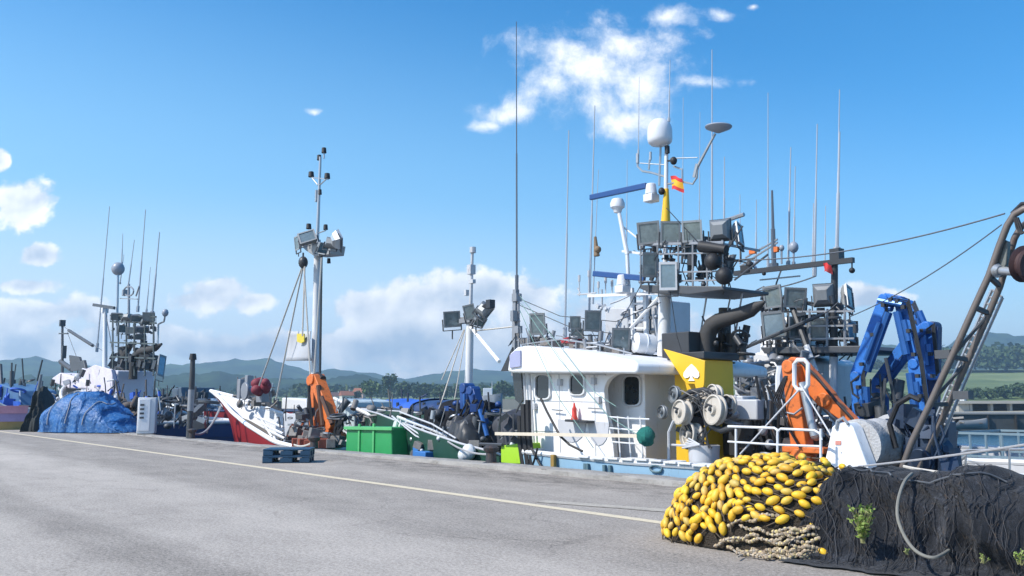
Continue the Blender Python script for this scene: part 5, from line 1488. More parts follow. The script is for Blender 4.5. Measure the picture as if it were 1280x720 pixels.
b = MB().tube(frame_pts(16.2, (166,474), (167,455), (170,444), (177,439), (186,437), (194,435), (202,430)), [.25,.25,.25,.24,.22,.2,.06], 10).rod(P(155,470,16.6), P(155,434,16.6), .35, .28, 10).rod(P(150,455,16.2), P(164,430,16.2), .18, n=8)
part(A_, 'exhaust_pipe', b, SOOT)
b = MB(); rr = random.Random(41)
for i in range(60):
    c = P(140+rr.random()*58, 444+rr.random()*17, 15.8+rr.random()*2.5); s_ = .12+rr.random()*.32
    b.cbox(c, s_, s_, s_*1.2, Matrix.Rotation(rr.random()*3, 3, 'Z') @ Matrix.Rotation(rr.random()*.5, 3, 'Y'))
for i in range(40):
    c = P(140+rr.random()*55, 395+rr.random()*50, 15.9+rr.random()*1.7); s_ = .07+rr.random()*.14
    b.cbox(c, s_, s_, s_*1.4, Matrix.Rotation(rr.random()*3, 3, 'Z'))
part(A_, 'upper_deck_gear', b, BLACKP, smooth=False, kind='stuff')
WG = mat('warm_gear', (.12,.10,.09), .8, var=.6, scale=2, rust=.3)
clutter(A_, 'deck_gear', WG, 112, 186, 506, 534, 13.9, 15.2, 110, .15, .5, 1)
clutter(A_, 'dark_gear', BLACKP, 62, 140, 470, 500, 14.5, 17, 50, .12, .38, 2)
clutter(A_, 'pale_gear', LGREY, 66, 140, 466, 530, 14, 16.5, 40, .12, .4, 3)
clutter(A_, 'blue_gear', BLUETARP0, 60, 205, 478, 530, 14, 15.5, 16, .15, .4, 4)
clutter(A_, 'after_deck_gear', DARK, 188, 262, 496, 536, 14, 17, 90, .12, .45, 5)
clutter(A_, 'after_deck_pale_gear', GALV, 188, 262, 500, 536, 14, 17, 30, .1, .35, 6)
clutter(A_, 'mast_gear', DARK, 138, 198, 393, 440, 16.0, 17.6, 36, .06, .15, 7)
s2 = mpp(P(78,430,16.5))
b = MB().rod(P(78, 470, 16.5), P(78, 405, 16.5), 1.8*s2, 1.4*s2, 8).cbox(P(78, 404, 16.5), .4, .4, .5).beam(P(74, 417, 16.5), P(85, 417, 16.5), .1, .1).cbox(P(80,440,16.5), .35,.3,1.0).rod(P(76,452,16.5), P(90,462,16.5), .2, n=6)
part(A_, 'foremast', b, DARK)
b = MB().rod(P(86, 413, 16.5), P(116, 432, 16.5), .12, n=6); part(A_, 'derrick', b, DARK)
b = MB().rod(P(84,415,16.5), P(99,455,16.5), .02, n=5).rod(P(79,408,16.5), P(131,440,16.5), .02, n=5).rod(P(143,450,16.5), P(131,386,16.5), .03, n=5); part(A_, 'stay_wire', b, WIRE)
for (x0, y0, x1, y1, r) in ((121,440,137,258,.06), (172,390,182,262,.06), (190,395,199.5,290,.07), (152,330,153.5,292,.045), (160,360,168,300,.05), (183,390,188,334,.04), (150,355,155,318,.04)):
    whip(A_, P(x0, y0, 17), P(x1, y1, 17), r)

# ---- dark blue boat at the frame's edge
Z_ = thing('fishing_boat', 'dark blue fishing boat beyond the pink crates, at the far end of the quay', 'fishing boat', (-88, 17, WZ), BG)
hull(Z_, -104, -77, 17, 2.8, [(0,3.2), (.3,2.0), (.7,1.1), (1,1.0)], NAVY, NAVY, mat('slate_rail', (0,0,0)), DECK, drop=.7, N=24)
b = MB().pprism([(-30,500), (-30,478), (0,480), (12,484), (24,488), (26,530), (-30,530)], 15.5, 18.5); q = part(Z_, 'wheelhouse', b, mat('mid_blue_paint', (.05,.13,.26), .5, var=.2, rust=.2), bevel=.1)
b = MB().rod(P(2, 490, 16), P(0, 456, 16), .2, n=8).rod(P(14, 490, 16), P(15, 464, 16), .18, n=8).rod(P(-20,480,16), P(-20,400,16), .15, n=8); part(Z_, 'mast', b, DARK)
b = MB().pprism([(0,500), (22,502), (24,512), (0,512)], 15.3, 15.5); part(q, 'blue_dodger', b, BLUETARP0)

clutter(Z_, 'deck_gear', BLACKP, -20, 56, 474, 530, 15.0, 18, 90, .3, .8, 8)
clutter(Z_, 'blue_gear', BLUETARP0, -20, 50, 486, 530, 15.0, 16, 14, .3, .8, 9)
# ================================================================== on the quay: tarpaulin heap, net bundle, crates, cabinet
tp = mat('blue_tarpaulin', (.02,.12,.33), .55, var=.75, scale=.9, bump=.9, bscale=7, spec=.5, rust=.55, rustcol=(.22,.36,.52), streak=False)
A0 = G(48, 541); A1 = G(157, 542); mid = (A0+A1)/2
ax_ = (A1-A0); Lx = ax_.length; ax_.normalize(); nx_ = Vector((-ax_.y, ax_.x, 0))
def tarp(u, v):
    ang = math.pi*v
    x = lerp(-.5, .5, u)
    hpro = interp([(0,.02), (.06,.62), (.22,.95), (.45,1.0), (.6,.80), (.75,.5), (.9,.22), (1,.02)], u)
    w = 1.6*interp([(0,.5), (.1,.9), (.5,1.0), (.9,.8), (1,.5)], u)
    p = mid + ax_*(x*Lx) - nx_*0 + nx_*(w*(1-math.cos(ang)) - w*.2)
    h = 2.2*hpro*math.sin(ang)**.55
    q = Vector((x*5, v*3, 4))
    q2 = q + Vector((noise.noise(q*1.3), noise.noise(q*1.3+Vector((9,2,5))), 0))*.8
    fold = abs(noise.noise(q2*1.2))*.55 + abs(noise.noise(q2*2.9+Vector((3,1,2))))*.42 + abs(noise.noise(q2*6.5))*.24 + abs(noise.noise(q2*14))*.10
    flutter = (1-math.sin(ang))*noise.noise(Vector((x*14, v, 8)))*.35
    return p + nx_*(-(fold-.25)*.9*math.sin(ang)) + ax_*(noise.noise(q*1.7)*.35) + Vector((0, 0, max(.01, h*(1-.25*fold))+.03)) - nx_*flutter*.4
single('tarpaulin_heap', MB().grid(tarp, 170, 90), tp, 'heap of gear on the quay under a crumpled blue tarpaulin', 'tarpaulin', loc=mid)
TPO = bpy.data.objects['tarpaulin_heap']
lash = MB()
for u0, u1 in ((.16,.24), (.36,.33), (.58,.64)):
    lash.tube([tarp(lerp(u0, u1, k/24), .02+.55*k/24)+Vector((0,0,.03))-nx_*.03 for k in range(25)], .022, 5)
part(TPO, 'lashing', lash, ROPEG)
def blob_heap(name, pxl, h, dpt, seed, m, label, cat, amp=.35, nu=40):
    a = G(pxl[0], pxl[2]); c = G(pxl[1], pxl[2]); md = (a+c)/2; ax = (c-a); L = ax.length; ax.normalize(); nn = Vector((-ax.y, ax.x, 0))
    def f(u, v):
        an = math.pi*v; env = max(0, 1-abs(2*u-1)**2.6)**.55
        p = md + ax*((u-.5)*L) + nn*(dpt*.5*(1-math.cos(an)))
        q = Vector((u*L*.9, v*2.2, seed))
        d = noise.noise(q*1.3)*amp+noise.noise(q*3.1)*amp*.5+noise.noise(q*7)*amp*.25
        return p + Vector((0,0, max(0, h*env*math.sin(an)**.6 + d*env))) - nn*d*env
    return single(name, MB().grid(f, nu, 20), m, label, cat, loc=md)
blob_heap('net_bundle', (24,50,540), 2.3, 2.0, 5, mat('dark_net_bundle', (.03,.035,.035), .95, var=.6, scale=5, bump=.8, bscale=20), 'tall dark bundle of nets between the tarpaulin and the pink crates', 'net', amp=.75, nu=80)
a = G(41, 540)
for i, (px, top, lean) in enumerate(((38, 470, .1), (43, 478, -.35))):
    p = G(px, 539); h = (540-top)*mpp(p)
    single('spar', MB().rod(p, p+Vector((lean*1.5, .3, h)), .09, .07, 8), mat('grey_spar', (.16,.18,.20), .7, var=.3), ('weathered grey spar standing upright in the dark net bundle', 'weathered grey spar leaning over the dark net bundle')[i], 'spar')
# faded crates, one on another
for i, (px, py0, py1, m, lab) in enumerate(((10,537,527,mat('ochre_crate', (.42,.28,.10), .8, var=.4), 'low ochre crate at the bottom of the stack by the net bundle'),
        (11,527,517,mat('lilac_crate', (.36,.27,.45), .7, var=.3), 'lilac plastic crate in the middle of the stack by the net bundle'),
        (13,517,508,mat('pink_crate', (.60,.28,.34), .7, var=.3), 'faded pink crate on top of the stack by the net bundle'))):
    p = G(px, 537); s = mpp(p); z0 = (537-py0)*s; z1 = (537-py1)*s-.012
    b = MB(); w = 23*s
    b.cbox(p+Vector((0,0,z0+.03)), w, 1.4, .06)
    for sx, sy, lx, ly in ((-1,0,.07,1.4), (1,0,.07,1.4), (0,-1,w,.07), (0,1,w,.07)): b.cbox(p+Vector((sx*(w/2-.035), sy*.665, (z0+z1)/2+.03)), lx-.002*abs(sy), ly-.15*abs(sx), z1-z0-.06)
    for k in range(5): b.cbox(p+Vector((-w/2+w*(k+.5)/5, -.72, (z0+z1)/2)), .12, .05, (z1-z0)*.9)
    b.cbox(p+Vector((0,0,z1-.01)), w*1.03, 1.5, .05)
    single('fish_crate', b, m, lab, 'crate', loc=p+Vector((0,0,z0)), group='crates stacked at the far end of the quay', smooth=False)
# cabinet
p = G(183, 543.5); s = mpp(p); w, h = 21*s, 47*s
face = aim(p, -6, 0); r_, u_, f_ = basis(face)
Mx = Matrix((r_, f_, u_)).transposed()
cab = thing('equipment_cabinet', 'white upright equipment cabinet with dark louvres standing on the quay edge', 'cabinet', p)
part(cab, 'body', MB().cbox(p+Vector((0,0,h*.5)), w, .8, h*.94, Mx), WHITE2, bevel=.04)
part(cab, 'door', MB().cbox(p+f_*.415+r_*.12*w+Vector((0,0,h*.52)), w*.62, .03, h*.82, Mx), WHITE, bevel=.02)
b = MB()
for i in range(4): b.cbox(p+f_*.44+r_*.25*w+Vector((0,0,h*(.45+i*.11))), w*.22, .02, h*.05, Mx)
part(cab, 'louvre', b, DARK, smooth=False)
part(cab, 'plinth', MB().cbox(p+Vector((0,0,h*.02)), w*.9, .7, h*.06, Mx), DARK, smooth=False)
p = G(191, 543)+Vector((.3,-.2,0)); s = mpp(p)
b = MB().cbox(p+Vector((0,0,4*s)), 9*s, .6, 7.6*s, Mx).cbox(p+Vector((0,0,8*s)), 9.6*s, .65, .05, Mx)
q = single('fuel_can', b, REDB, 'small red can standing at the foot of the white cabinet', 'can', loc=p, smooth=False, bevel=.04)
part(q, 'handle', MB().tube([p+r_*(-2*s)+Vector((0,0,8*s)), p+r_*(-2*s)+Vector((0,0,10*s)), p+r_*(2*s)+Vector((0,0,10*s)), p+r_*(2*s)+Vector((0,0,8*s))], .03, 6), BLACK)
# mooring pole with cap, bollards
p = G(236.5, 546); p.y = 12.9
d0 = P(236.5, 546, 12.9); h = P(237, 450, 12.9).z
b = MB().rod(Vector((d0.x, 12.9, 0)), Vector((d0.x, 12.9, h)), .13, .10, 10)
q = single('mooring_pole', b, mat('dark_pole', (.05,.055,.06), .6, var=.3, rust=.3), 'tall dark slender pole standing at the quay edge in front of the red bulwark', 'pole', loc=(d0.x, 12.9, 0))
part(q, 'white_band', MB().rod(Vector((d0.x, 12.9, h*.35)), Vector((d0.x, 12.9, h*.62)), .135, .125, 10), GREY)
part(q, 'cap', MB().rod(Vector((d0.x, 12.9, h)), Vector((d0.x, 12.9, h+.25)), .16, .12, 10), BLACK)
def bollard(px, label):
    y = 12.78; d = P(px, 540, y); x = d.x; z = copz(x)
    b = MB().lathe((x, y, z-.03), (0,0,1), [(.2,0), (.2,.03), (.13,.06), (.12,.26), (.18,.32), (.19,.38), (.13,.43), (.02,.45)], 16)
    return single('bollard', b, mat('bollard_iron', (.05,.05,.055), .6, .3, var=.3, rust=.5), label, 'bollard', loc=(x, y, z-.03))
bollard(240, 'iron bollard beside the tall dark pole, with a rope looped on it')
bollard(393, 'iron bollard in front of the orange crane of the red-sided boat')
bollard(614, 'iron bollard in front of the lime green locker')
d = Vector((P(240,540,12.78).x, 12.78, .3))
single('mooring_rope', MB().tube(catenary(d, P(276, 508, 15.2), .5, 16), .05, 6), ROPEG, 'grey mooring rope from the bollard up to the white flared bow', 'rope')
d2 = Vector((P(393,540,12.78).x, 12.78, .3))
single('mooring_rope', MB().tube(catenary(d2, P(368, 556, 13.85), .1, 12), .035, 6), ROPE, 'pale mooring rope from the bollard to the red-sided hull', 'rope')
d3 = Vector((P(614,540,12.78).x, 12.78, .3))
single('mooring_rope', MB().tube(catenary(d3, P(560, 552, 14.0), .1, 12), .025, 6), ROPEG, 'grey mooring rope from the bollard up along the green boat', 'rope')
# ================================================================== the heap of yellow floats
def rnd_mat(name, cols, rough=.5, bump=0):
    m = bpy.data.materials.new(name); m.use_nodes = True
    nt = m.node_tree; N = nt.nodes; L = nt.links; b = N['Principled BSDF']; b.inputs['Roughness'].default_value = rough
    g = N.new('ShaderNodeNewGeometry'); oi = N.new('ShaderNodeObjectInfo'); tc = N.new('ShaderNodeTexCoord')
    ad = N.new('ShaderNodeMath'); ad.operation = 'ADD'; L.new(g.outputs['Random Per Island'], ad.inputs[0]); L.new(oi.outputs['Random'], ad.inputs[1])
    fr = N.new('ShaderNodeMath'); fr.operation = 'FRACT'; L.new(ad.outputs[0], fr.inputs[0])
    cr = N.new('ShaderNodeValToRGB'); e = cr.color_ramp.elements
    e[0].position = 0; e[0].color = cols[0]+(1,); e[1].position = 1; e[1].color = cols[-1]+(1,)
    for i, c in enumerate(cols[1:-1]):
        k = e.new((i+1)/(len(cols)-1)); k.color = c+(1,)
    L.new(fr.outputs[0], cr.inputs[0])
    n = N.new('ShaderNodeTexNoise'); n.inputs['Scale'].default_value = 26; n.inputs['Detail'].default_value = 5; n.inputs['Roughness'].default_value = .7; L.new(g.outputs['Position'], n.inputs['Vector'])
    rp = N.new('ShaderNodeMapRange'); rp.inputs['From Min'].default_value = .5; rp.inputs['From Max'].default_value = .78; rp.inputs['To Max'].default_value = .5; L.new(n.outputs['Fac'], rp.inputs['Value'])
    mx = N.new('ShaderNodeMix'); mx.data_type = 'RGBA'; L.new(rp.outputs[0], mx.inputs['Factor']); L.new(cr.outputs[0], mx.inputs['A']); mx.inputs['B'].default_value = (.22,.13,.05,1)
    L.new(mx.outputs['Result'], b.inputs['Base Color'])
    return m
FLOATM = rnd_mat('yellow_float', [(.78,.47,.02), (.84,.54,.03), (.72,.38,.02), (.82,.50,.02), (.66,.42,.06), (.80,.52,.04), (.60,.39,.12), (.84,.56,.03), (.62,.33,.03), (.78,.48,.03), (.55,.40,.10)], .52)
LEADM = rnd_mat('weathered_lead_line', [(.50,.38,.24), (.26,.19,.13), (.58,.48,.34), (.16,.12,.09), (.52,.42,.28), (.62,.50,.20)], .8)
HC = Vector((-5.80, 8.42, 0)); HRX, HRY, HH = 1.12, .94, .84
def heap(th, r):
    "polar point on the mound; r 0 centre .. 1 foot"
    c, s = math.cos(th), math.sin(th)
    k = (abs(c)**3.4+abs(s)**3.4)**(-1/3.4)
    x = HC.x+HRX*r*k*c; y = HC.y+HRY*r*k*s
    z = HH*max(0, 1-max(r,0)**4.2)**.62
    n = noise.noise(Vector((x*2.1, y*2.1, z*2.1+5)))*.10+noise.noise(Vector((x*5, y*5, z*5)))*.04
    sk = .24*(z/HH)*(max(0, -c)) - .02*(z/HH)*max(0, c)
    return Vector((x+sk, y+n*.8*(r), z*(1+n*.8)+.012))
def heap_n(th, r):
    e = .02
    r = max(r, .03); a = heap(th+e, r)-heap(th-e, r); b = heap(th, min(r+e, 1))-heap(th, r-e)
    n = a.cross(b)
    if n.dot(heap(th, r)-Vector((HC.x, HC.y, .2))) < 0: n = -n
    return n.normalized() if n.length > 1e-9 else Vector((0,0,1))
FH = thing('fishing_net_heap', 'heap of seine net on the asphalt covered in strings of yellow floats', 'fishing net', HC)
part(FH, 'net', MB().grid(lambda u, v: heap(u*2*math.pi, max(.02, v)), 72, 26, cu=True), NETG)
rf = random.Random(12)
pts = []
tries = 0
while tries < 34000 and len(pts) < 900:
    tries += 1
    th = rf.random()*2*math.pi; r = rf.random()**.6*.4+.6 if rf.random() < .8 else rf.random()**.6
    if rf.random() < .6: r = (1-rf.uniform(.04, .97)**(1/.62))**(1/4.2)
    r = min(r, .995)
    p = heap(th, r)
    if p.z < .03: continue
    w = (p-CAM); pxp = CX+F*w.dot(RT)/(w.dot(FW)*math.cos(PITCH)+w.z*math.sin(PITCH))
    front = p.y < HC.y
    zrel = p.z/HH
    dens = .080 if pxp < 925 else .089
    if front and 905 < pxp < 1000 and zrel < .42: dens = .40
    elif front and 880 < pxp <= 905 and zrel < .25: dens = .30
    elif front and pxp > 980 and zrel < .6: dens = .17
    if not front: dens = .20
    if all((p-q[0]).length > dens*rf.uniform(.85, 1.1) for q in pts): pts.append((p, th, r))
fl_mesh = {}
def float_geo(mb, p, n, ax, sz):
    ax = (ax - n*ax.dot(n)).normalized(); b_ = n.cross(ax)
    Mx = Matrix((ax, b_, n)).transposed()
    L_, r_ = .060*sz, .039*sz
    prof = [(.010,-1.06), (.016,-1.0), (.5,-.9), (.82,-.62), (.97,-.3), (1.0,0), (.97,.3), (.82,.62), (.5,.9), (.016,1.0), (.010,1.06)]
    mb.lathe(p, ax, [(r_*a if a > .1 else a*sz*.8, L_*h) for a, h in prof], 12)
pts.sort(key=lambda q: (q[0]-CAM).length + (6 if q[0].y > HC.y+.1 and q[0].z < .6 else 0) + max(0, -heap_n(q[1], q[2]).dot((CAM-q[0]).normalized()))*5)
rest = MB(); ropes = MB()
for i, (p, th, r) in enumerate(pts):
    n = heap_n(th, r); tang = heap(th+.05, r)-heap(th-.05, r); dn = heap(th, min(1, r+.03))-heap(th, max(r-.03, 0))
    w = (p-CAM); pxp = CX+F*w.dot(RT)/w.dot(FW)
    k = rf.random(); ax = tang.normalized()*math.cos(k*.9)+dn.normalized()*math.sin((k-.5)*1.3) if pxp > 915 else dn.normalized()*math.cos(k)+tang.normalized()*math.sin((k-.5)*2.6)
    sz = rf.uniform(.78, 1.15)
    pp = p+n*rf.uniform(.015, .055)
    if i < 100: 
        b = MB(); float_geo(b, pp, n, ax, sz); part(FH, 'float', b, FLOATM)
    else: float_geo(rest, pp, n, ax, sz)
    # the cord through it
    axn = (ax-n*ax.dot(n)).normalized()
    ropes.tube([pp-axn*.17-n*.03, pp-axn*.07, pp+axn*.07, pp+axn*.17-n*.03], .007, 5)
part(FH, 'float_string', rest, FLOATM, kind='stuff')
part(FH, 'cord', ropes, mat('brown_cord', (.10,.075,.05), .9, var=.4, scale=20), kind='stuff')
# small weights of the lead line, coiled over the lower right of the heap
lead = MB(); cord = MB()
for j in range(21):
    px = rf.uniform(884, 985); py = rf.uniform(655, 697); line = []
    ang = rf.uniform(-.5, .35)
    for k in range(15):
        qx = px + k*4.6*math.cos(ang)+3*math.sin(k*.7+j); qy = py + k*4.6*math.sin(ang)*.6+2.5*math.sin(k*.9+j*2)
        # nearest mound point along the ray, by stepping
        d = ray(qx, qy); q = None
        for st in range(70):
            c = CAM+d*(8.4+st*.045)
            rr_ = ((abs(c.x-HC.x)/HRX)**3.4+(abs(c.y-HC.y)/HRY)**3.4)**(1/3.4)
            zz = HH*max(0, 1-min(1, rr_)**4.2)**.62+.03
            if c.z <= zz: q = c; break
        if q is not None and q.z > -.02: line.append(q-d*.055)
    if len(line) < 5: continue
    cord.tube(line, .010, 5)
    for k in range(len(line)-1):
        a, c = line[k], line[k+1]; m_ = a.lerp(c, .5); ax = (c-a).normalized()
        if (c-a).length < .12: lead.lathe(m_-ax*.016, ax, [(.008,0), (.017,.004), (.020,.016), (.017,.028), (.008,.032)], 8)
part(FH, 'lead_line', lead, LEADM, kind='stuff')
part(FH, 'lead_cord', cord, mat('pale_cord', (.36,.32,.27), .9, var=.3, scale=20))
BEIGEF = rnd_mat('dull_beige_float', [(.50,.38,.16), (.62,.47,.16), (.42,.32,.17), (.70,.50,.10), (.55,.46,.28)], .6)
# a short tail of floats trailing along the ground
for x, y in ((842,664), (852,667), (862,660), (1010,676), (1000,686), (985,694), (1004,694), (1018,697), (1026,692), (990,684), (1008,690), (996,688), (972,690), (960,694), (1014,684), (948,688), (1030,697), (979,684)):
    b = MB(); g0 = G(x, y); float_geo(b, g0+Vector((0,0,.055)), Vector((0,0,1)), Vector((math.cos(x), math.sin(x*1.7), 0)), rf.uniform(.75, 1)); 
    part(FH, 'float', b, FLOATM) if False else rest
    rest2 = b
    part(FH, 'trailing_float', b, BEIGEF)

# ================================================================== the black net
def net_mat():
    m = bpy.data.materials.new('black_seine_net'); m.use_nodes = True
    nt = m.node_tree; N = nt.nodes; L = nt.links; b = N['Principled BSDF']; b.inputs['Roughness'].default_value = .85; b.inputs['Specular IOR Level'].default_value = .15
    b.inputs['Sheen Weight'].default_value = .12; b.inputs['Sheen Roughness'].default_value = .6
    g = N.new('ShaderNodeNewGeometry')
    def nz(sc3, sc, det, dist=0, rough=.6, rot=(0,0,0)):
        mp = N.new('ShaderNodeMapping'); mp.inputs['Scale'].default_value = sc3; mp.inputs['Rotation'].default_value = rot; L.new(g.outputs['Position'], mp.inputs[0])
        n = N.new('ShaderNodeTexNoise'); n.inputs['Scale'].default_value = sc; n.inputs['Detail'].default_value = det; n.inputs['Distortion'].default_value = dist; n.inputs['Roughness'].default_value = rough
        L.new(mp.outputs[0], n.inputs['Vector']); return n.outputs['Fac']
    a = nz((1, 1, .16), 26, 6, .6, .7, (0, .45, 0)); c = nz((1, 1, 1), 130, 3); d = nz((1, 1, 1), 1.4, 4)
    def mth(op, x, y):
        n = N.new('ShaderNodeMath'); n.operation = op
        for i, v in enumerate((x, y)):
            if isinstance(v, (int, float)): n.inputs[i].default_value = v
            else: L.new(v, n.inputs[i])
        return n.outputs[0]
    v = mth('ADD', mth('MULTIPLY', a, .7), mth('MULTIPLY', c, .3))
    v = mth('ADD', v, mth('MULTIPLY', mth('SUBTRACT', d, .5), .35))
    cr = N.new('ShaderNodeValToRGB'); e = cr.color_ramp.elements
    e[0].position = .36; e[0].color = (.005,.006,.008,1); e[1].position = .76; e[1].color = (.115,.125,.15,1); k = e.new(.56); k.color = (.020,.023,.031,1)
    L.new(v, cr.inputs[0]); L.new(cr.outputs[0], b.inputs['Base Color'])
    bp = N.new('ShaderNodeBump'); bp.inputs['Strength'].default_value = .9; bp.inputs['Distance'].default_value = .03; L.new(v, bp.inputs['Height']); L.new(bp.outputs[0], b.inputs['Normal'])
    return m
BN = net_mat()
NX0, NX1 = -5.08, 3.2
def netf(u, v):
    x = lerp(NX0, NX1, u)
    y0 = lerp(7.62, 8.15, min(1, max(0, (x+5)/2.2))) - .0*x
    end = min(1, max(0.0, (x-NX0)/.22))**.4
    top = interp([(-5.1,.84), (-4.6,.88), (-4.2,.80), (-3.9,.78), (-3.6,.84), (-3.2,.78), (-2.4,.77), (-1,.8), (3.2,.8)], x)
    prof = [(0,-.30,.0), (.07,-.08,.03), (.13,.06,.12), (.24,.14,.42), (.36,.24,.74), (.45,.40,.93), (.55,.75,1.0), (.68,1.15,.97), (.8,1.5,.8), (.92,1.75,.25), (1,1.85,0)]
    yy = interp([(a, b) for a, b, c in prof], v); zz = interp([(a, c) for a, b, c in prof], v)
    body = min(1, zz*2.5)
    sl = x*1.0 + zz*.55 + .25*noise.noise(Vector((x*1.2, v*2, 1)))
    hooky = 1.1*noise.noise(Vector((x*.8, zz*2.1, 31)))
    f1 = noise.noise(Vector((sl*2.5, v*.9, 3.3)))
    f2 = 1-2.4*abs(noise.noise(Vector((sl*5.0+hooky, v*1.9, 9.1))))
    f3 = 1-2*abs(noise.noise(Vector((sl*14.0, v*2.6, 5.1))))
    big = noise.noise(Vector((x*.9, zz*1.2, 11)))
    hook = noise.noise(Vector((x*2.2, v*6, 21)))
    disp = (f1*.30+f2*.12+f3*.035+big*.14+hook*.07)*body
    if v < .1: z = .02+.03*(noise.noise(Vector((x*4, v*20, 4)))+.5)*(v/.1); yy += noise.noise(Vector((x*2.3, 1, 7)))*.16+noise.noise(Vector((x*7, 1, 7)))*.05
    else: z = zz*top*end
    z += (big*.10+f1*.10+f2*.04+hook*.06)*max(0, zz-.45)*1.6
    return Vector((x + f1*.03 + .10*math.sin(zz*3)*0, y0+yy-disp, max(z, .008)))
ng = MB().grid(netf, 420, 90)
NP = single('fishing_net_heap', ng, BN, 'long heap of black fishing net draped in folds on the quay, weeds growing from it', 'fishing net', loc=(-3.5, 8.8, 0))
st = MB(); rs = random.Random(77)
for i in range(260):
    u = rs.uniform(0.005, .42); v = rs.uniform(.2, .62); L_ = rs.uniform(.1, .38); dr = rs.uniform(-.03, .03)+.01
    n_ = 12; pl = []
    for k in range(n_):
        f_ = k/(n_-1)
        q = netf(min(.99, max(.001, u+dr*f_+.002*math.sin(k+i))), max(.03, v-L_*f_))
        pl.append(q+Vector((0, -.012-.02*math.sin(math.pi*f_)*rs.random(), .012)))
    st.tube(pl, rs.choice((.002, .0025, .003, .004)), 4)
part(NP, 'loose_strand', st, rnd_mat('net_strand', [(.012,.014,.018), (.025,.029,.037), (.04,.045,.055), (.02,.022,.027), (.06,.066,.078)], .85), kind='stuff')
st = MB()
for (u0, v0, u1, v1, r) in ((.03,.50,.09,.47,.010), (.10,.46,.2,.5,.009)):
    pl = [netf(lerp(u0, u1, k/16), lerp(v0, v1, k/16)+.012*math.sin(k))+Vector((0,-.02,.015)) for k in range(17)]
    st.tube(pl, r, 6)
part(NP, 'head_rope', st, mat('slate_rope', (.10,.11,.125), .9, var=.3, scale=30))
# the pale hose arching over the net
hp = []
for (x, y, t) in ((1140,592,8.45), (1132,600,8.2), (1126,613,8.03), (1122,630,7.9), (1122,646,7.82), (1126,660,7.78), (1134,676,7.74), (1144,688,7.7), (1156,695,7.69), (1168,697,7.72), (1178,693,7.85), (1186,688,8.0)):
    hp.append(P(x, y, t-.10))
def smooth_path(pts, n=4):
    out = []
    for i in range(len(pts)-1):
        p0 = pts[max(i-1, 0)]; p1 = pts[i]; p2 = pts[i+1]; p3 = pts[min(i+2, len(pts)-1)]
        for k in range(n):
            t = k/n
            out.append(.5*((2*p1)+(p2-p0)*t+(2*p0-5*p1+4*p2-p3)*t*t+(3*p1-p0-3*p2+p3)*t**3))
    out.append(pts[-1]); return out
single('hose', MB().tube(smooth_path(hp), .015, 8), mat('faded_hose', (.19,.185,.16), .7, var=.25, scale=15), 'stiff pale hose arching over the black net', 'hose')
# weeds
LEAF = rnd_mat('weed_leaf', [(.16,.28,.04), (.24,.36,.06), (.30,.38,.10), (.14,.24,.04), (.36,.36,.16)], .6)
def weed(px, py, h, n, spread, label, seed, t=None, dry=False):
    r = random.Random(seed); base = G(px, py) if t is None else P(px, py, t)
    root = thing('weed', label, 'plant', base, 'weeds growing out of the black net')
    leaf = MB(); stem = MB()
    for i in range(n):
        a = r.random()*6.28; tip = base+Vector((math.cos(a)*spread*r.random(), math.sin(a)*spread*r.random()*.7, h*r.uniform(.55, 1)))
        mid_ = base.lerp(tip, .5)+Vector((r.uniform(-.02,.02), r.uniform(-.02,.02), h*.06))
        stem.tube([base+Vector((r.uniform(-.02,.02), r.uniform(-.015,.015), 0)), mid_, tip], [.004,.003,.0015], 4)
        for k in range(9):
            f = r.uniform(.15, 1); c = base.lerp(mid_, f*2) if f < .5 else mid_.lerp(tip, f*2-1)
            d = Vector((r.uniform(-1,1), r.uniform(-1,1), r.uniform(-.1,.9))).normalized(); s = Vector((r.uniform(-1,1), r.uniform(-1,1), r.uniform(-1,1))).cross(d).normalized()
            l = r.uniform(.022, .05)*h/.34+.008; w = l*.28
            leaf.add([c, c+d*l*.5+s*w, c+d*l, c+d*l*.5-s*w], [(0,1,2,3)])
    part(root, 'leaf', leaf, LEAF, smooth=False); part(root, 'stem', stem, mat('weed_stem', (.20,.20,.08), .7, var=.3))
    return root
weed(1079, 679, .34, 34, .14, 'tall light green weed growing at the front of the black net', 1, 7.62)
weed(1229, 704, .08, 9, .05, 'small low weed at the foot of the black net beside the white scraps', 2, 7.8)
weed(1276, 706, .14, 12, .07, 'small weed at the foot of the black net by the frame edge', 3, 7.8)
weed(1133, 693, .05, 6, .04, 'tiny weed under the bend of the pale hose', 4, 7.55)
p0, p1 = G(1027, 699), G(1080, 700)
b = MB().tube([p0+Vector((0,0,.015)), p0.lerp(p1, .5)+Vector((0,0,.03)), p1+Vector((0,0,.03))], .012, 6).tube([p0.lerp(p1,.75)+Vector((0,0,.03)), p0.lerp(p1,.8)+Vector((.12,-.13,.012))], .007, 5).tube([p0.lerp(p1,.55)+Vector((0,0,.03)), p0.lerp(p1,.72)+Vector((.05,-.13,.012))], .006, 5)
single('stick', b, mat('dry_stick', (.38,.27,.11), .8, var=.3), 'dry yellowish stick on the ground at the edge of the black net', 'stick')
b = MB(); r = random.Random(9)
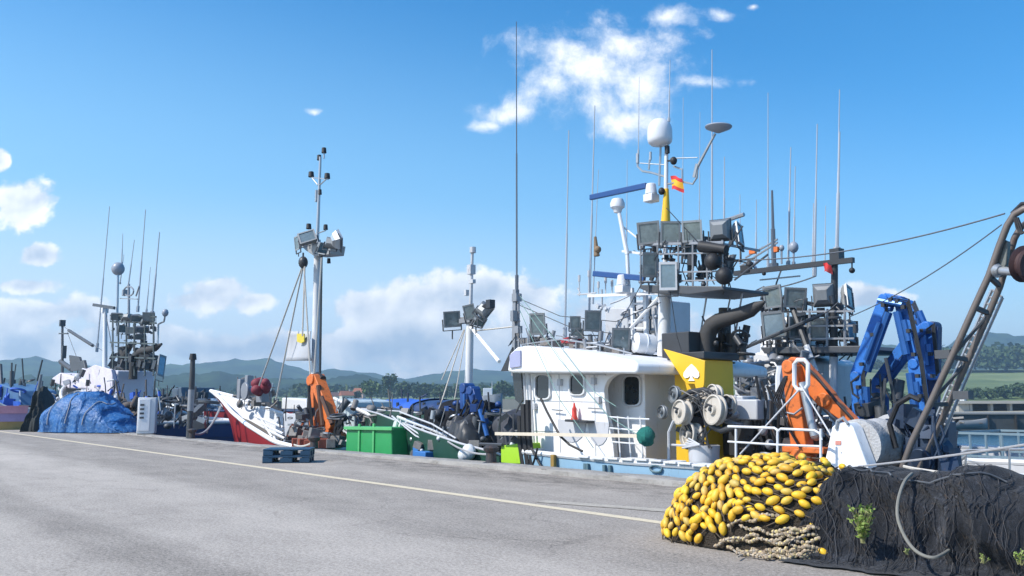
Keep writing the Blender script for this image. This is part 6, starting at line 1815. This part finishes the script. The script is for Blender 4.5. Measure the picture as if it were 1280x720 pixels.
for x, y in ((1195,712), (1199,711), (1228,708), (1233,709), (1204,707), (1250,713), (1092,702), (1118,711), (1148,706), (1265,716), (1170,713), (1215,714)):
    c = G(x, y)+Vector((0,0,.06)); s = r.uniform(.012, .03)
    d = Matrix.Rotation(r.random()*3, 3, 'Z') @ Matrix.Rotation(r.random(), 3, 'X')
    b.add([c+d@Vector((-s,-s*.6,0)), c+d@Vector((s,-s*.7,.01)), c+d@Vector((s*.8,s*.6,.015)), c+d@Vector((-s*.7,s*.8,.0)), c+d@Vector((0,0,.02))], [(0,1,4), (1,2,4), (2,3,4), (3,0,4)])
single('litter', b, mat('pale_scrap', (.6,.6,.6), .7, var=.2), None, None, kind='stuff', smooth=False)

# ================================================================== two blue pallets
PB = mat('blue_pallet_plastic', (.012,.055,.11), .5, var=.3, scale=6, rust=.12, rustcol=(.05,.09,.11))
f0 = G(327.5, 579.3); f1 = G(387, 578.3)
ax = (f1-f0); PL_ = ax.length; ax.normalize(); bk = Vector((-ax.y, ax.x, 0)); bk = -bk if bk.dot(FW) < 0 else bk
bk = (bk + ax*-.0).normalized()
yawm = Matrix.Rotation(R(-9), 3, 'Z')
ax = yawm @ ax; bk = yawm @ bk
Mx = Matrix((ax, bk, Vector((0,0,1)))).transposed()
HP_ = .172
for k, lab in enumerate(('blue plastic pallet lying on the asphalt, the lower one of the two', 'blue plastic pallet stacked on top of another pallet')):
    org = f0+Vector((0,0,k*(HP_+.003)))+ax*(.012*k)
    o_ = thing('pallet', lab, 'pallet', org, 'blue pallets stacked on the quay')
    W_, Dp = PL_, 1.0
    def bx(mb, x0, x1, y0, y1, z0, z1): return mb.cbox(org+ax*((x0+x1)/2)+bk*((y0+y1)/2)+Vector((0,0,(z0+z1)/2)), x1-x0, y1-y0, z1-z0, Mx)
    b = MB()
    for i in range(9): bx(b, .001, W_-.001, Dp*i/9+.004, Dp*(i+1)/9-.012, HP_-.034, HP_)
    part(o_, 'deck_board', b, PB, smooth=False, bevel=.006)
    b = MB()
    for i in range(3): bx(b, i*(W_-.14)/2+.002, i*(W_-.14)/2+.14, .01, Dp-.01, HP_-.05, HP_-.0345)
    for y in (.02, .435, .85): bx(b, .002, W_-.002, y, y+.13, 0, .022)
    part(o_, 'skid', b, PB, smooth=False)
    for i in range(3):
        for j in range(3):
            b = MB(); wx = .30 if i == 1 else .24; cx_ = (.122, W_/2, W_-.122)[i]; cy_ = (.085, .5, Dp-.085)[j]
            bx(b, cx_-wx/2, cx_+wx/2, cy_-.08, cy_+.08, .0225, HP_-.0505); part(o_, 'foot', b, PB, smooth=False, bevel=.008)

# ================================================================== pieces at the far right: lines over the net, landing stage
single('mooring_rope', MB().tube(catenary(P(1073, 583, 13.9), P(1300, 553, 12.2), .02, 18), .017, 6), ROPEG, 'thin pale rope stretched taut above the black net, rising towards the tall net boom side', 'rope')
single('mooring_rope', MB().tube(smooth_path([P(1130,583,12.8), P(1150,587,12.6), P(1200,594,12.4), P(1250,599,12.2), P(1310,601,12.0)]), .022, 6), ROPE, 'thick pale rope lying low along the top of the black net', 'rope')
LS = thing('landing_stage', 'blue grey steel landing stage with tubular railings over the water', 'landing stage', (-2.0, 21.5, WZ))
LGB = mat('blue_grey_rail', (.22,.31,.36), .5, .3, var=.2, rust=.25)
def LP(x, y, t=20.5): return P(x, y, t)
zb = LP(1240, 603).z
x0, x1 = LP(1190, 600).x, LP(1330, 600).x
b = MB().box(x0, x1, 20.4, 23.2, zb-.15, zb); part(LS, 'platform', b, LGB, smooth=False, bevel=.02)
b = MB()
for x in (x0+.2, x1-.2):
    for y in (20.6, 23.0): b.rod((x, y, zb-.15), (x, y, WZ-2), .15, n=10)
part(LS, 'pile', b, DARK)
b = MB()
for t_ in (20.5, 23.1):
    xs = [LP(x, 600).x for x in (1192, 1216, 1236, 1256, 1290, 1325)]
    for x in xs: b.rod((x, t_, zb), (x, t_, zb+1.05), .03, n=6)
    for h in (.55, 1.05): b.beam((xs[0]-.03, t_, zb+h), (xs[-1]+.03, t_, zb+h), .06, .05)
for h in (.55, 1.05): b.beam((xs[0], 20.5, zb+h), (xs[0], 23.1, zb+h), .05, .05)
part(LS, 'railing', b, LGB, smooth=False)
b = MB().tube([LP(1196,568,18.5), LP(1210,563,18.5), LP(1262,562,18.5), LP(1300,562,18.5)], .026, 6).rod(LP(1205,600,18.5), LP(1208,564,18.5), .024, n=6).rod(LP(1262,600,18.5), LP(1262,562,18.5), .024, n=6).rod(LP(1180,590,18.5), LP(1208,570,18.5), .03, n=6)
part(LS, 'gangway_rail', b, GALV)
# ================================================================== far shore: trees, woods, houses, pier
LEAFS = [rnd_mat('tree_leaf_dark', [(.022,.05,.016), (.035,.075,.02), (.05,.095,.03), (.028,.06,.02)], .8), rnd_mat('tree_leaf_mid', [(.05,.10,.025), (.07,.13,.03), (.04,.085,.02), (.09,.15,.045)], .8)]
BARK = mat('bark', (.10,.075,.05), .9, var=.3)
def crown_geo(mb, c, rx, rz, n, r, leafs=1.0):
    "many small leaf clumps through an uneven volume made of overlapping lobes"
    lobes = [(c+Vector((r.uniform(-.5,.5)*rx, r.uniform(-.5,.5)*rx, r.uniform(-.35,.45)*rz)), r.uniform(.4,.62)) for _ in range(6)]
    for i in range(n):
        lc, lr = r.choice(lobes)
        d = Vector((r.gauss(0,1), r.gauss(0,1), r.gauss(0,1))).normalized()*(r.random()**.4)
        p = lc+Vector((d.x*rx*lr, d.y*rx*lr, d.z*rz*lr))
        s = rx*r.uniform(.10,.19)*leafs
        n1 = Vector((r.gauss(0,1), r.gauss(0,1), r.gauss(0,1)+.5)).normalized(); a = n1.orthogonal().normalized()*s; b_ = n1.cross(a)
        k = r.random()*.5
        mb.add([p+a, p+b_*(.8+k)+a*.3, p-a*(1-k), p-b_*.9], [(0,1,2,3)])
def ground_at(px, d): 
    q = D(px, 503, d); q.z = land(px, d); return q
def tree(px, d, hpx, wpx, seed, label, mi=0, n=420):
    r = random.Random(seed); b0 = ground_at(px, d); s = mpp(b0); h = hpx*s; w = wpx*s*.5
    t = thing('tree', label, 'tree', b0, 'trees on the far shore')
    tr = MB().rod(b0-Vector((0,0,.5)), b0+Vector((0,0,h*.55)), h*.03, h*.018, 7)
    for k in range(4):
        a = k*1.6+r.random(); tr.rod(b0+Vector((0,0,h*(.3+.06*k))), b0+Vector((math.cos(a)*w*.6, math.sin(a)*w*.6, h*(.55+.08*k))), h*.014, h*.006, 5)
    part(t, 'trunk', tr, BARK)
    cm = MB(); crown_geo(cm, b0+Vector((0,0,h*.58)), w, h*.48, n, r)
    part(t, 'crown', cm, LEAFS[mi], smooth=False)
spec = [(398,520,17,22,'low round tree on the far shore just beyond the orange crane'), (447,505,14,16,'small tree on the far shore beside the red-roofed houses'), (462,470,27,34,'big bushy tree on the far shore beyond the blue covers'),
        (488,455,37,24,'tall ragged tree on the far shore, highest of its row'), (505,480,25,30,'broad dark tree on the far shore beyond the green boat'), (528,500,22,28,'mid-sized tree on the far shore near the slim mast'),
        (552,470,20,26,'rounded tree on the far shore just before the slim mast'), (610,440,22,30,'light green tree on the far shore beyond the dark blue crane'), (630,450,25,30,'full tree on the far shore beside the white wheelhouse'),
        (246,420,20,22,'lone pale tree on the far shore beyond the mooring pole'), (1224,455,12,10,'lone tree in the middle of the green field'), (1100,300,22,34,'scrubby tree on the shore seen between the blue cranes'), (1195,270,16,26,'low bush on the shore beside the net boom')]
for i, (px, d, h, w, lab) in enumerate(spec): tree(px, d, h, w, 100+i, lab, mi=(1 if i in (2, 7, 9, 11) else 0))
def wood(name, specs, mi, seed, n=70):
    r = random.Random(seed); m = MB()
    for (px0, px1, d0, d1, hpx0, hpx1, cnt) in specs:
        for i in range(cnt):
            px = r.uniform(px0, px1); d = r.uniform(d0, d1); b0 = ground_at(px, d); s = mpp(b0); h = r.uniform(hpx0, hpx1)*s; w = h*r.uniform(.45, .7)
            crown_geo(m, b0+Vector((0,0,h*.52)), w, h*.5, n, r, 1.35)
    return single(name, m, LEAFS[mi], None, None, loc=(0,0,0), kind='stuff', smooth=False)
wood('woods', [(370, 660, 560, 700, 12, 22, 150), (60, 380, 700, 800, 9, 15, 120), (655, 1020, 560, 700, 12, 20, 60)], 0, 5, 60)
wood('woods', [(1165, 1330, 780, 900, 20, 34, 190), (1060, 1165, 780, 900, 8, 16, 50)], 0, 6, 90)
wood('woods', [(1212, 1262, 400, 430, 10, 17, 22), (1255, 1330, 410, 450, 14, 22, 40), (1070, 1130, 380, 420, 7, 13, 26)], 0, 7, 110)
# houses
def house(px, d, wpx, hpx, label, roofm, wallm, yaw=0.3):
    b0 = ground_at(px, d); s = mpp(b0); w = wpx*s; h = hpx*s; M_ = Matrix.Rotation(YAW+yaw, 3, 'Z')
    t = thing('house', label, 'house', b0, 'houses on the far shore')
    q = lambda x, y, z: b0+M_@Vector((x, y, z))
    part(t, 'wall', MB().cbox(b0+Vector((0,0,h*.27)), w, w*.7, h*.62, M_), wallm, smooth=False)
    e = w*.56; f_ = w*.41
    v = [q(-e,-f_,h*.56), q(e,-f_,h*.56), q(e,f_,h*.56), q(-e,f_,h*.56), q(-e,0,h), q(e,0,h)]
    rf_ = part(t, 'roof', MB().add(v, [(0,1,5,4), (2,3,4,5), (0,4,3), (1,2,5), (3,2,1,0)]), roofm, smooth=False)
    part(rf_, 'chimney', MB().cbox(q(w*.25, 0, h*1.0), w*.08, w*.08, h*.3, M_), wallm, smooth=False)
    for x in (-.3, 0, .3):
        wi = part(t, 'window', MB().cbox(q(x*w, -w*.352, h*.3), w*.13, .12, h*.2, M_), mat('house_window', (.04,.05,.06), .3), smooth=False)
TERR = mat('terracotta_roof', (.30,.11,.06), .8, var=.2, scale=.5); HWALL = mat('house_wall', (.58,.54,.48), .8, var=.1, scale=.3); HW2 = mat('pink_house_wall', (.55,.38,.32), .8, var=.1, scale=.3)
house(433, 500, 15, 13, 'red-roofed cream house on the far shore, low beside the orange crane', TERR, HWALL, .5)
house(449, 530, 13, 15, 'pinkish house with red roof on the far shore, next to a small tree', TERR, HW2, -.2)
house(420, 540, 11, 11, 'small far house with dark roof partly behind the orange crane', mat('dark_roof', (.12,.07,.06), .8), HWALL, .1)
house(664, 470, 22, 12, 'long low shed on the far shore behind the white wheelhouse', mat('dark_roof', (0,0,0)), HWALL, .1)
# pier across the water on the right
def FD(px, py, fd):
    d = ray(px, py); return CAM+d*(fd/d.dot(FW))
def wallbox(mb, px0, px1, y0, y1, fd, depth):
    a = FD(px0, y0, fd); c = FD(px1, y1, fd); mid_ = (a+c)/2+FW*depth/2; M_ = Matrix((RT, FW, Vector((0,0,1)))).transposed()
    return mb.cbox(mid_, (c-a).dot(RT), depth, abs(a.z-c.z), M_)
p0 = FD(1200, 530, 100)
PR = thing('pier', 'dark stone pier across the water, with a pale top edge', 'pier', p0)
STONE = mat('dark_shaded_stone', (.06,.065,.065), .85, var=.4, scale=.6, rust=.4, rustcol=(.11,.10,.08), bump=.4, bscale=1)  # the wall's shade is deepened by this dark stone colour
part(PR, 'wall', wallbox(MB(), 1010, 1420, 518, 548, 100, 7), STONE, smooth=False)
part(PR, 'coping', wallbox(MB(), 1008, 1422, 515.6, 517.9, 99.8, 7.4), mat('pale_pier_coping', (.30,.29,.27), .85, var=.2, scale=.5), smooth=False)
b = MB()
for x in (1030, 1070, 1110, 1150, 1190, 1235, 1270, 1310): wallbox(b, x, x+3, 519, 545, 99.6, .35)
part(PR, 'timber_fender', b, mat('black_timber', (.02,.02,.02), .8, var=.3), smooth=False)
SB = thing('rowing_boat', 'small grey open boat lying low against the dark pier', 'boat', FD(1212, 540, 96))
c = FD(1212, 537, 96)
m = MB(); n = 16
L_ = 2.0
for sd in (-1, 1):
    vs = []
    for i in range(n+1):
        u = i/n; wv = .7*math.sin(math.pi*min(1, u*.86+.14))**.7; sh_ = .95+.5*abs(u-.45)**2*2
        for k, z in ((1, sh_), (.85, .45), (.2, .05)): vs.append(c+RT*((u-.5)*2*L_)+FW*(sd*wv*k)+Vector((0,0,z)))
    m.add(vs, [(i*3+j, i*3+3+j, i*3+4+j, i*3+1+j) for i in range(n) for j in (0, 1)])
part(SB, 'hull', m, mat('grey_boat', (.20,.21,.22), .6, var=.2), solid=.04)
b = MB(); 
for u in (-.3, .25): b.cbox(c+RT*(u*2*L_)+Vector((0,0,.7)), .3, 1.3, .05, Matrix((RT, FW, Vector((0,0,1)))).transposed())
part(SB, 'thwart', b, BROWN, smooth=False)
TRR = thing('quay_terrace', 'pale concrete terrace with dark openings on the far shore beyond the pier', 'building', FD(1240, 512, 190))
CT = mat('pale_concrete', (.40,.38,.34), .85, var=.2, scale=.3)
part(TRR, 'slab', wallbox(MB(), 1198, 1420, 501, 504.5, 189, 14), CT, smooth=False)
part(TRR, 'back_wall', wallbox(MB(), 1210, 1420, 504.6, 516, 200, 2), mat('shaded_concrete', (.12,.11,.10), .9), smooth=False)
b = MB()
for x in (1198, 1212, 1238, 1262, 1290, 1320): wallbox(b, x, x+(14 if x == 1198 else 4), 504.6, 516, 190, 1.2)
part(TRR, 'pillar', b, CT, smooth=False)
b = MB()
p = ground_at(1204, 262); s = mpp(p)
single('flagpole', MB().rod(p, p+Vector((0,0,58*s)), .16, .08, 8).cbox(p+Vector((0,0,1)), 1.2, 1.2, 2.4), mat('white_pole', (.6,.6,.6), .5), 'thin white pole on the far shore beside the concrete terrace', 'pole')
# a work boat at the far side, beside the white wheelhouse
c = FD(615, 497, 210); s = mpp(c)
WB = thing('work_boat', 'small grey work boat far across the water beside the white wheelhouse', 'boat', Vector((c.x, c.y, WZ)))
M_ = Matrix((RT, FW, Vector((0,0,1)))).transposed()
b = MB(); L_ = 26*s/2; vs = []
zt = FD(615, 495, 210).z
for sd in (-1, 1):
    vs = []
    for i in range(13):
        u = i/12; wv = 1.8*min(1, (1-u)*3)**.6*(1 if u > .05 else .9)
        for k, z in ((1, zt+.6*u), (.8, WZ-.3)): vs.append(c*0+Vector((c.x, c.y, 0))+RT*((u-.5)*2*L_)+FW*(sd*wv*k)+Vector((0,0,z)))
    b.add(vs, [(2*i, 2*i+2, 2*i+3, 2*i+1) for i in range(12)])
part(WB, 'hull', b, mat('slate_hull', (.16,.18,.20), .6, var=.2), solid=.1)
part(WB, 'deck', MB().cbox(Vector((c.x, c.y, zt-.1)), L_*1.6, 2.6, .12, M_), DECK, smooth=False)
part(WB, 'cabin', MB().cbox(Vector((c.x, c.y, zt+.9))-RT*1.0, 2.2, 1.8, 1.9, M_), WHITE2, smooth=False, bevel=.1)
part(WB, 'mast', MB().rod(Vector((c.x, c.y, zt)), Vector((c.x, c.y, FD(615, 477, 210).z)), .12, .06, 8), WHITE2)
# low stone quay beyond it
FQ = MB(); wallbox(FQ, 590, 720, 499, 512, 226, 9)
single('stone_jetty', FQ, mat('sandy_stone', (.33,.30,.24), .9, var=.25, scale=.4), 'low sandy stone jetty across the water beside the white wheelhouse', 'jetty', smooth=False)
# ================================================================== the air
hm = bpy.data.materials.new('hazy_air'); hm.use_nodes = True
nt = hm.node_tree
for n in list(nt.nodes):
    if n.type != 'OUTPUT_MATERIAL': nt.nodes.remove(n)
vol = nt.nodes.new('ShaderNodeVolumePrincipled'); vol.inputs['Density'].default_value = HAZE
vol.inputs['Color'].default_value = (.54, .79, 1.0, 1); vol.inputs['Anisotropy'].default_value = .2
nt.links.new(vol.outputs[0], [n for n in nt.nodes if n.type == 'OUTPUT_MATERIAL'][0].inputs['Volume'])
hb = MB().box(-2900, 2900, -500, 2900, -6, 178)
single('haze', hb, hm, None, None, kind='stuff', smooth=False)
